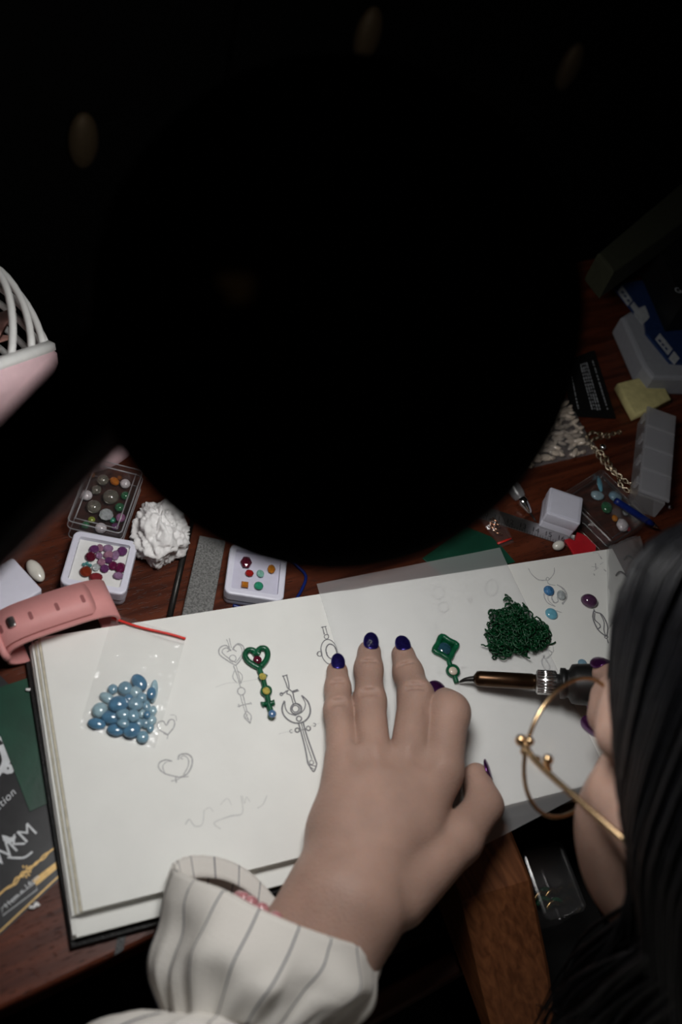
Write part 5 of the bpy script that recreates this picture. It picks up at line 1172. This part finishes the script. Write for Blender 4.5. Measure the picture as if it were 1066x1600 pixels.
# --- legs in dark trousers, stool
lo5 = V(NB[0] - 190, NB[1] - 280, -735); hi5 = V(NB[0] + 190, NB[1] + 330, -210)
P = grid(lo5, hi5, 9.0); F = ell(P, (NB[0], NB[1] - 130, -285), (165, 125, 95))
for s in (-1, 1):
    F = smin(F, rcone(P, (NB[0] + s * 80, NB[1] - 110, -300), (NB[0] + s * 105, NB[1] + 240, -270), 82, 58), 30)
    F = smin(F, rcone(P, (NB[0] + s * 105, NB[1] + 240, -275), (NB[0] + s * 110, NB[1] + 200, -668), 56, 42), 20)
    F = smin(F, rcone(P, (NB[0] + s * 110, NB[1] + 190, -695), (NB[0] + s * 118, NB[1] + 285, -702), 34, 27), 20)
v, f = surface_nets(F, lo5, 9.0)
tr_ = bpy.data.objects.new('trousers', mesh_np('trousers', v - org(per), f, M['trousers'])); link(tr_); tr_.parent = per
st_ = thing('stool', 'dark wooden stool under the person', 'stool', (NB[0], NB[1] - 130, -730))
part('seat', lathe([(.01, -412), (165, -412), (172, -405), (172, -392), (160, -386), (.01, -386)], (NB[0], NB[1] - 130, 0), seg=40), M['darkwood'], st_)
for a in (45, 135, 225, 315):
    c, s = math.cos(rad(a)), math.sin(rad(a)); part('leg', tube([V(NB[0] + 120 * c, NB[1] - 130 + 120 * s, -411), V(NB[0] + 165 * c, NB[1] - 130 + 165 * s, -730)], 17, 12), M['darkwood'], st_)

# --- nails
def nail(c, d, n, r, wang, ln, m, name='nail'):
    """curved plate: centre on the surface, finger direction d, outward n, finger radius r"""
    d = unit(d); n = unit(n - d * (n @ d)); s = np.cross(d, n); v = []; nu, nv = 12, 18
    for lay in (.0, .7):
        for j in range(nv + 1):
            t = -1 + 2 * j / nv; wt = wang * max(.02, 1 - abs(t) ** (3.2 if t < 0 else 2.4)) ** .5 * (1 if t < 0 else 1 - .12 * t)
            for i in range(nu + 1):
                a = wt * (-1 + 2 * i / nu); rr = r + lay + .35 * (1 - t * t)
                v.append(c + d * (t * ln / 2) + n * ((rr) * math.cos(a) - r) + s * (rr * math.sin(a)) - n * .5 * max(0, t) ** 2)
    N = (nu + 1) * (nv + 1); f = []
    for j in range(nv):
        for i in range(nu):
            a = j * (nu + 1) + i; f.append((a, a + nu + 1, a + nu + 2, a + 1)); f.append((N + a, N + a + 1, N + a + nu + 2, N + a + nu + 1))
    for i in range(nu): f += [(i, i + 1, N + i + 1, N + i), (nv * (nu + 1) + i, N + nv * (nu + 1) + i, N + nv * (nu + 1) + i + 1, nv * (nu + 1) + i + 1)]
    for j in range(nv): f += [(j * (nu + 1), N + j * (nu + 1), N + (j + 1) * (nu + 1), (j + 1) * (nu + 1)), (j * (nu + 1) + nu, (j + 1) * (nu + 1) + nu, N + (j + 1) * (nu + 1) + nu, N + j * (nu + 1) + nu)]
    return np.array(v), f
def fnail(ch, n=None, wang=.78, ln=11.0, fw=1.5, m='nail', lab=None, lift=.35):
    a, ra = ch[0]; d = unit(ch[0][0] - ch[1][0]); n = V(0, 0, 1) if n is None else n; n = unit(n - d * (n @ d))
    return part('nail', nail(a + d * fw + n * (ra + lift), d, n, ra, wang, ln, m), M[m], body, True, lab)
up = V(-.25, -.25, .94)
fnail(pinky, up, .60, 11.4, 2.8); nr = fnail(ring, up, .62, 13.2, 3.0); fnail(middle, up, .62, 12.4, 3.0); fnail(index, V(-.1, .2, .97), .8, 10, 2.0, 'nail_wine'); fnail(thumb, V(.80, -.42, .42), .8, 13, 2.0, 'nail_wine')
fnail(r_index, unit(V(-.15, -.1, 1)), .85, 12.5, 2.0, 'nail_wine'); fnail(r_thumb, unit(V(-.75, -.3, .3)), .8, 13, 1.5, 'nail_wine'); fnail(r_middle, V(-.6, .2, .6), .8, 10, 1.5, 'nail_wine')
a, ra = ring[0]; d = unit(ring[0][0] - ring[1][0]); gl = []
for k in range(26):
    u_, w_ = RNG.normal(-1.6, 1.4), RNG.normal(0, 2.0); n_ = unit(up - d * (up @ d)); s_ = np.cross(d, n_); p = a + d * (3 + u_) + s_ * w_ + n_ * (math.sqrt(max(ra ** 2 - w_ ** 2, 1)) + 1.15); gl.append(ellipsoid(p, .32, nu=5, nv=4))
g_ = part('nail_glitter', merge(*gl), M['glitter'], body); g_['kind'] = 'stuff'

# --- sleeve cuff: wide open bell cuff, gathered behind
rim = [W(*q) for q in ((272, 1358, 30), (302, 1374, 50), (348, 1390, 64), (405, 1420, 74), (470, 1448, 76), (535, 1470, 66), (583, 1485, 48), (594, 1491, 36), (572, 1478, 20), (505, 1442, 17), (440, 1412, 17), (415, 1388, 18), (388, 1362, 19), (350, 1343, 20), (306, 1338, 22), (281, 1345, 25))]
GC = W(384, 1618, 34); RC = np.mean(rim, 0); axg = unit(RC - GC); topg = unit(camv(GC) - axg * (camv(GC) @ axg)); leftg = unit(np.cross(topg, axg)); 
if (leftg @ (rim[0] - rim[7])) < 0: leftg = -leftg
rimd = cat(rim, 6, True); nr_ = len(rimd); nt_ = 30
# angle of every rim sample: quarter turns at samples 0 (left), 4 (top), 7 (right), 12 (under)
key = [(0, 0.0), (4, .5), (7, 1.0), (12, 1.5), (16, 2.0)]
angs = np.interp(np.arange(nr_) / 6.0, [k[0] for k in key], [k[1] * math.pi for k in key])
def loft(ringA, ringB, bulge, nt, wr, u0, name, stripes, v_end=1.0, parent=per, lab=None):
    v = []; uv = []; n = len(ringA)
    ca, cb_ = ringA.mean(0), ringB.mean(0)
    for j in range(nt + 1):
        t = j / nt; cen = ca * (1 - t) + cb_ * t
        for i in range(n + 1):
            k = i % n; p = ringA[k] * (1 - t) + ringB[k] * t; o = unit(p - cen); th = angs[k] if i < n else 2 * math.pi
            p = p + o * (bulge * math.sin(math.pi * min(1, t * .92 + .04)) + wr(th, t)); v.append(p); uv.append((u0 + stripes * (th / (2 * math.pi)), t))
    f = [(j * (n + 1) + i, j * (n + 1) + i + 1, (j + 1) * (n + 1) + i + 1, (j + 1) * (n + 1) + i) for j in range(nt) for i in range(n)]
    me = mesh(name, np.array(v) - org(parent), f, M['linen']); l = me.uv_layers.new(name='UVMap')
    for lp__ in me.loops: l.data[lp__.index].uv = uv[lp__.vertex_index]
    o = bpy.data.objects.new(name, me); link(o); o.parent = parent
    sm = o.modifiers.new('thickness', 'SOLIDIFY'); sm.thickness = .0012; sm.offset = -1
    if lab: o['label'] = lab
    return o
def circle_ring(c, r, a, top, left, rt=None): return np.array([c + left * (r * math.cos(t)) + top * ((rt or r) * math.sin(t)) for t in angs])
gather = circle_ring(GC, 36, axg, topg, leftg)
fold = lambda th, t: (2.6 * math.sin(22 * th + 2 * math.sin(3 * th)) * (1 - t) ** 1.6 + 3.4 * math.sin(5 * th + 4 * t) * t * (1 - t) * 2 + 2.6 * math.sin(9 * th + 1.3 - 3 * t) * math.sin(math.pi * t) * (1 - t) + 5.0 * mnoise.noise(Vector((2.2 * math.cos(th), 2.2 * math.sin(th), 2.4 * t))) * math.sin(math.pi * t) + .5 * math.sin(60 * th) * (1 if t > .93 else 0))
loft(gather, rimd, 9.0, nt_, fold, .3, 'cuff', 17, lab='wide off white linen cuff with dark pinstripes')
# hem band seen inside the rim
hemA = rimd + (GC - RC) * .0; hem = np.array([p * .90 + RC * .10 for p in rimd]) + axg * -9.0
loft(hem, rimd * .995 + RC * .005, 0.0, 4, lambda th, t: 0, .3, 'cuff_lining', 17)
SC = GC * .25 + ELB * .75; b0_, b1_, b2_, b3_ = GC + axg * 3, GC - axg * 40, SC + unit(GC - SC) * 40, SC
sv, suv = [], []; nth, nln = 96, 30
for j in range(nln + 1):
    t = j / nln; c = (1 - t) ** 3 * b0_ + 3 * t * (1 - t) ** 2 * b1_ + 3 * t * t * (1 - t) * b2_ + t ** 3 * b3_
    tg = unit(3 * (1 - t) ** 2 * (b1_ - b0_) + 6 * t * (1 - t) * (b2_ - b1_) + 3 * t * t * (b3_ - b2_)); tp = unit(camv(c) - tg * (camv(c) @ tg)); lf2 = unit(np.cross(tp, tg)); lf2 = lf2 if lf2 @ leftg > 0 else -lf2
    r = 35 + 17 * math.sin(min(1, t * 1.8) * math.pi / 2); lb_ = 26 * math.sin(math.pi * min(1, t * 1.05)) ** .4 if t < .95 else 0
    for i in range(nth + 1):
        th = 2 * math.pi * i / nth; rr = r + lb_ * max(0, math.cos(th - .35)) ** 1.5 + 2.6 * math.sin(20 * th + 2 * math.sin(2 * th)) * (1 - t) ** 2 + 2.4 * math.sin(7 * th + 5 * t) + 3 * mnoise.noise(Vector((2 * math.cos(th), 2 * math.sin(th), 3 * t)))
        sv.append(c + lf2 * (rr * math.cos(th)) + tp * (rr * math.sin(th))); suv.append((.3 + 17 * i / nth, t))
sf = [(j * (nth + 1) + i, j * (nth + 1) + i + 1, (j + 1) * (nth + 1) + i + 1, (j + 1) * (nth + 1) + i) for j in range(nln) for i in range(nth)]
me = mesh('sleeve', np.array(sv) - org(per), sf, M['linen']); l = me.uv_layers.new(name='UVMap')
for lp__ in me.loops: l.data[lp__.index].uv = suv[lp__.vertex_index]
sl_ = bpy.data.objects.new('sleeve', me); link(sl_); sl_.parent = per; sl_['label'] = 'puffed off white linen sleeve with dark pinstripes'

# --- bracelet of pink beads on the wrist
bc = W(453, 1462, 36); bt_ = unit(ELB - WRI); b1_ = unit(topg - bt_ * (topg @ bt_)); b2_ = np.cross(bt_, b1_)
br = thing('bracelet', 'pink glass bead bracelet on the wrist inside the striped cuff', 'bracelet', bc - b1_ * 30)
M['pinkbead'] = mat('pink glass', (.62, .26, .28), .1, spec=.8, trans=.3, coat=.4, var=.2, scale=300)
for k in range(22):
    a = 2 * math.pi * k / 22; part('bead', ellipsoid(bc + b1_ * (24.5 * math.cos(a)) + b2_ * (31 * math.sin(a)), 4.1), M['pinkbead'], br)

# --- face details
for s in (-1, 1):
    e = part('eye', ellipsoid(hw(s * 33, 76, 10), 12.5, AH), M['eye'], body); part('iris', ellipsoid(hw(s * 31, 86.5, 5), (5.5, 2.5, 5.5), AH), M['iris'], e)
    part('eyebrow', tube([hw(s * 14, 95, 30), hw(s * 32, 92.5, 35), hw(s * 52, 77, 31)], [2.2, 2.6, 1.2], 8, flat=.6), M['hair'], body)
part('lips', merge(ellipsoid(hw(0, 95, -50), (19, 7, 4), AH), ellipsoid(hw(0, 93, -58), (17, 7, 4.5), AH)), M['lip'], body)

# --- hair: cap and strands
lo6 = V(-135, -190, -250); P = grid(lo6, V(125, 125, 165), 3.6)
F = ell(P, (0, -2, 44), (86, 110, 106)); F = smin(F, ell(P, (0, -40, -40), (78, 62, 80)), 40)
front = P[..., 1] - (62 - .0 * P[..., 2]); low = P[..., 1] - (18 + np.clip((P[..., 2] - 5) * 1.1, 0, 80))
F = smax(F, low, 10)
gd_ = AH @ V(0, 0, -1.0); bk_ = AH @ V(0, -1.0, 0)
fw_ = AH @ V(0, 1.0, 0)
for s_, a_ in ((-1, (-72, -12, -20)), (-1, (-78, -38, -30)), (1, (74, -20, -25)), (-1, (-40, -75, -40)), (1, (40, -75, -40))):
    a_ = V(*a_); F = smin(F, rcone(P, a_, a_ + gd_ * 85 + bk_ * 14, 20, 24), 12); F = smin(F, rcone(P, a_ + gd_ * 85 + bk_ * 14, a_ + gd_ * 165 + bk_ * 30, 24, 14), 12)
v, f = surface_nets(F, lo6, 3.6)
hc = bpy.data.objects.new('hair', mesh_np('hair', H0 + v @ AH - org(per), f, M['hair'])); link(hc); hc.parent = per; hc['label'] = 'long black hair'
ms = []; NS = 1500
for k in range(NS):
    s = -1 if RNG.random() < .68 else 1; f0 = RNG.uniform(-95, 88); j = RNG.normal(0, 3.2)
    top = 44 + 107 * math.sqrt(max(.05, 1 - ((f0 + 2) / 111) ** 2))
    w = 84 * math.sqrt(max(.12, 1 - ((f0 * .9 + 8) / 112) ** 2)) + RNG.uniform(2, 13)
    fr = max(0, (f0 - 20) / 58)
    pts = [hw(s * 3, f0, top + RNG.uniform(0, 5)), hw(s * (w * .66), f0 + 2, 44 + (top - 44) * .80 + j), hw(s * (w + 1), f0 - 3 - 20 * fr, 46 + j * .4), hw(s * max(w + 4, 76 + j), f0 * .88 - 10 - 34 * fr, 0), hw(s * max(w + 2, 76 + j), f0 * .68 - 20 - 32 * fr, -45)]
    b = pts[-1]; dx = RNG.normal(0, 5)
    pts += [b + V(dx * .5 - s * 4, -16 - RNG.uniform(0, 8), -55), b + V(dx - s * 6, -34 - RNG.uniform(0, 14), -120), b + V(dx * 1.6 - s * 4, -44 - RNG.uniform(0, 20), -125 - RNG.uniform(0, 25))]
    Q = cat(pts, 4); ms.append(tube(Q, np.r_[np.full(len(Q) - 6, RNG.uniform(.8, 1.5)), np.linspace(1.1, .2, 6)], 4, caps=False))
for k in range(420):
    f0 = RNG.uniform(-60, 40); w = RNG.uniform(74, 96); dx, dy2 = RNG.normal(0, 6), RNG.normal(0, 8)
    b = hw(-w, f0 * .6 - 25, RNG.uniform(-30, 20)); Q = cat([hw(-w * .8, f0 * .8 - 8, 80), hw(-w, f0 * .7 - 15, 45), b, b + V(dx * .3 - 4, -8 + dy2 * .3, -60), b + V(dx * .8 - 8, -16 + dy2 * .8, -90), b + V(dx * 1.4 - 10, -22 + dy2 * 1.4, -120)], 4)
    ms.append(tube(Q, np.r_[np.full(len(Q) - 6, RNG.uniform(.9, 1.7)), np.linspace(1.2, .2, 6)], 4, caps=False))
for k in range(260):
    f0 = RNG.uniform(-20, 26); w = RNG.uniform(76, 88); e = RNG.normal(0, 5, 3)
    Q = cat([hw(-w * .85, f0 + 12, 78), hw(-w, f0 + 6, 42), hw(-w - 1, f0, 5), hw(-w + 2, f0 * .8 + 2, -28) + e * .4, hw(-w + 6, f0 * .6 + 8, -50) + e, hw(-w + 8, f0 * .5 + 8, -62) + V(0, -2, -45) + e * 1.6, hw(-w + 8, f0 * .4, -66) + V(-2, -14, -100) + e * 2.2], 4)
    ms.append(tube(Q, np.r_[np.full(len(Q) - 6, RNG.uniform(.9, 1.7)), np.linspace(1.2, .2, 6)], 4, caps=False))
hs_ = part('hair_strands', merge(*ms), M['hair'], hc); hs_['kind'] = 'stuff'

# ================================================================== eyeglasses
LR = 35.0; gl_ = thing('eyeglasses', 'round thin gold wire eyeglasses worn by the person', 'eyeglasses', hw(0, 92, -20))
for s in (-1, 1):
    ce = hw(s * 41, 98, -20); tl = unit(fH + rH * s * .10 - uH * .38); x_ = unit(rH - tl * (rH @ tl)); y_ = np.cross(tl, x_)
    part('rim', tube([ce + LR * (math.cos(a) * x_ + 1.0 * math.sin(a) * y_) for a in np.linspace(0, 2 * math.pi, 49)[:-1]], 1.05, 10, closed=True), M['gold'], gl_)
    part('lens', lathe([(.01, -.4), (LR - .5, -.4), (LR - .5, .4), (.01, .4)], ce, tl, 40), M['lens'], gl_, True, 'clear lens')
    hg = hw(s * 74, 97, 2); ear = hw(s * 83, -4, 14)
    tm = part('temple', tube(cat([hg + fH * 5 - rH * s * 1, hg - fH * 8 + rH * s * 3, hw(s * 81, 45, 9), ear, hw(s * 82, -18, 2), hw(s * 80, -26, -18)], 8), [1.5] * 20 + [1.2] * 21, 10), M['gold'], gl_)
    for q, r in ((hg + fH * 6, 2.9), (hg + fH * 2 - uH * 3 + rH * s * 1, 2.2), (hg + fH * 1 + uH * 4, 2.2), (hg - fH * 5 - uH * 2.5, 1.8), (hg - fH * 11 + uH * 3, 2.6), (hg - fH * 12 - uH * 2, 1.8)): part('ball', ellipsoid(q, r), M['gold'], tm)
    part('hinge', tube([ce + x_ * s * (LR * .90) - y_ * (LR * .43), hg + fH * 5], 1.4, 8), M['gold'], gl_)
part('bridge', tube(cat([hw(-9.5, 105, -2), hw(0, 110, 3), hw(9.5, 105, -2)], 6), 1.1, 8), M['gold'], gl_)
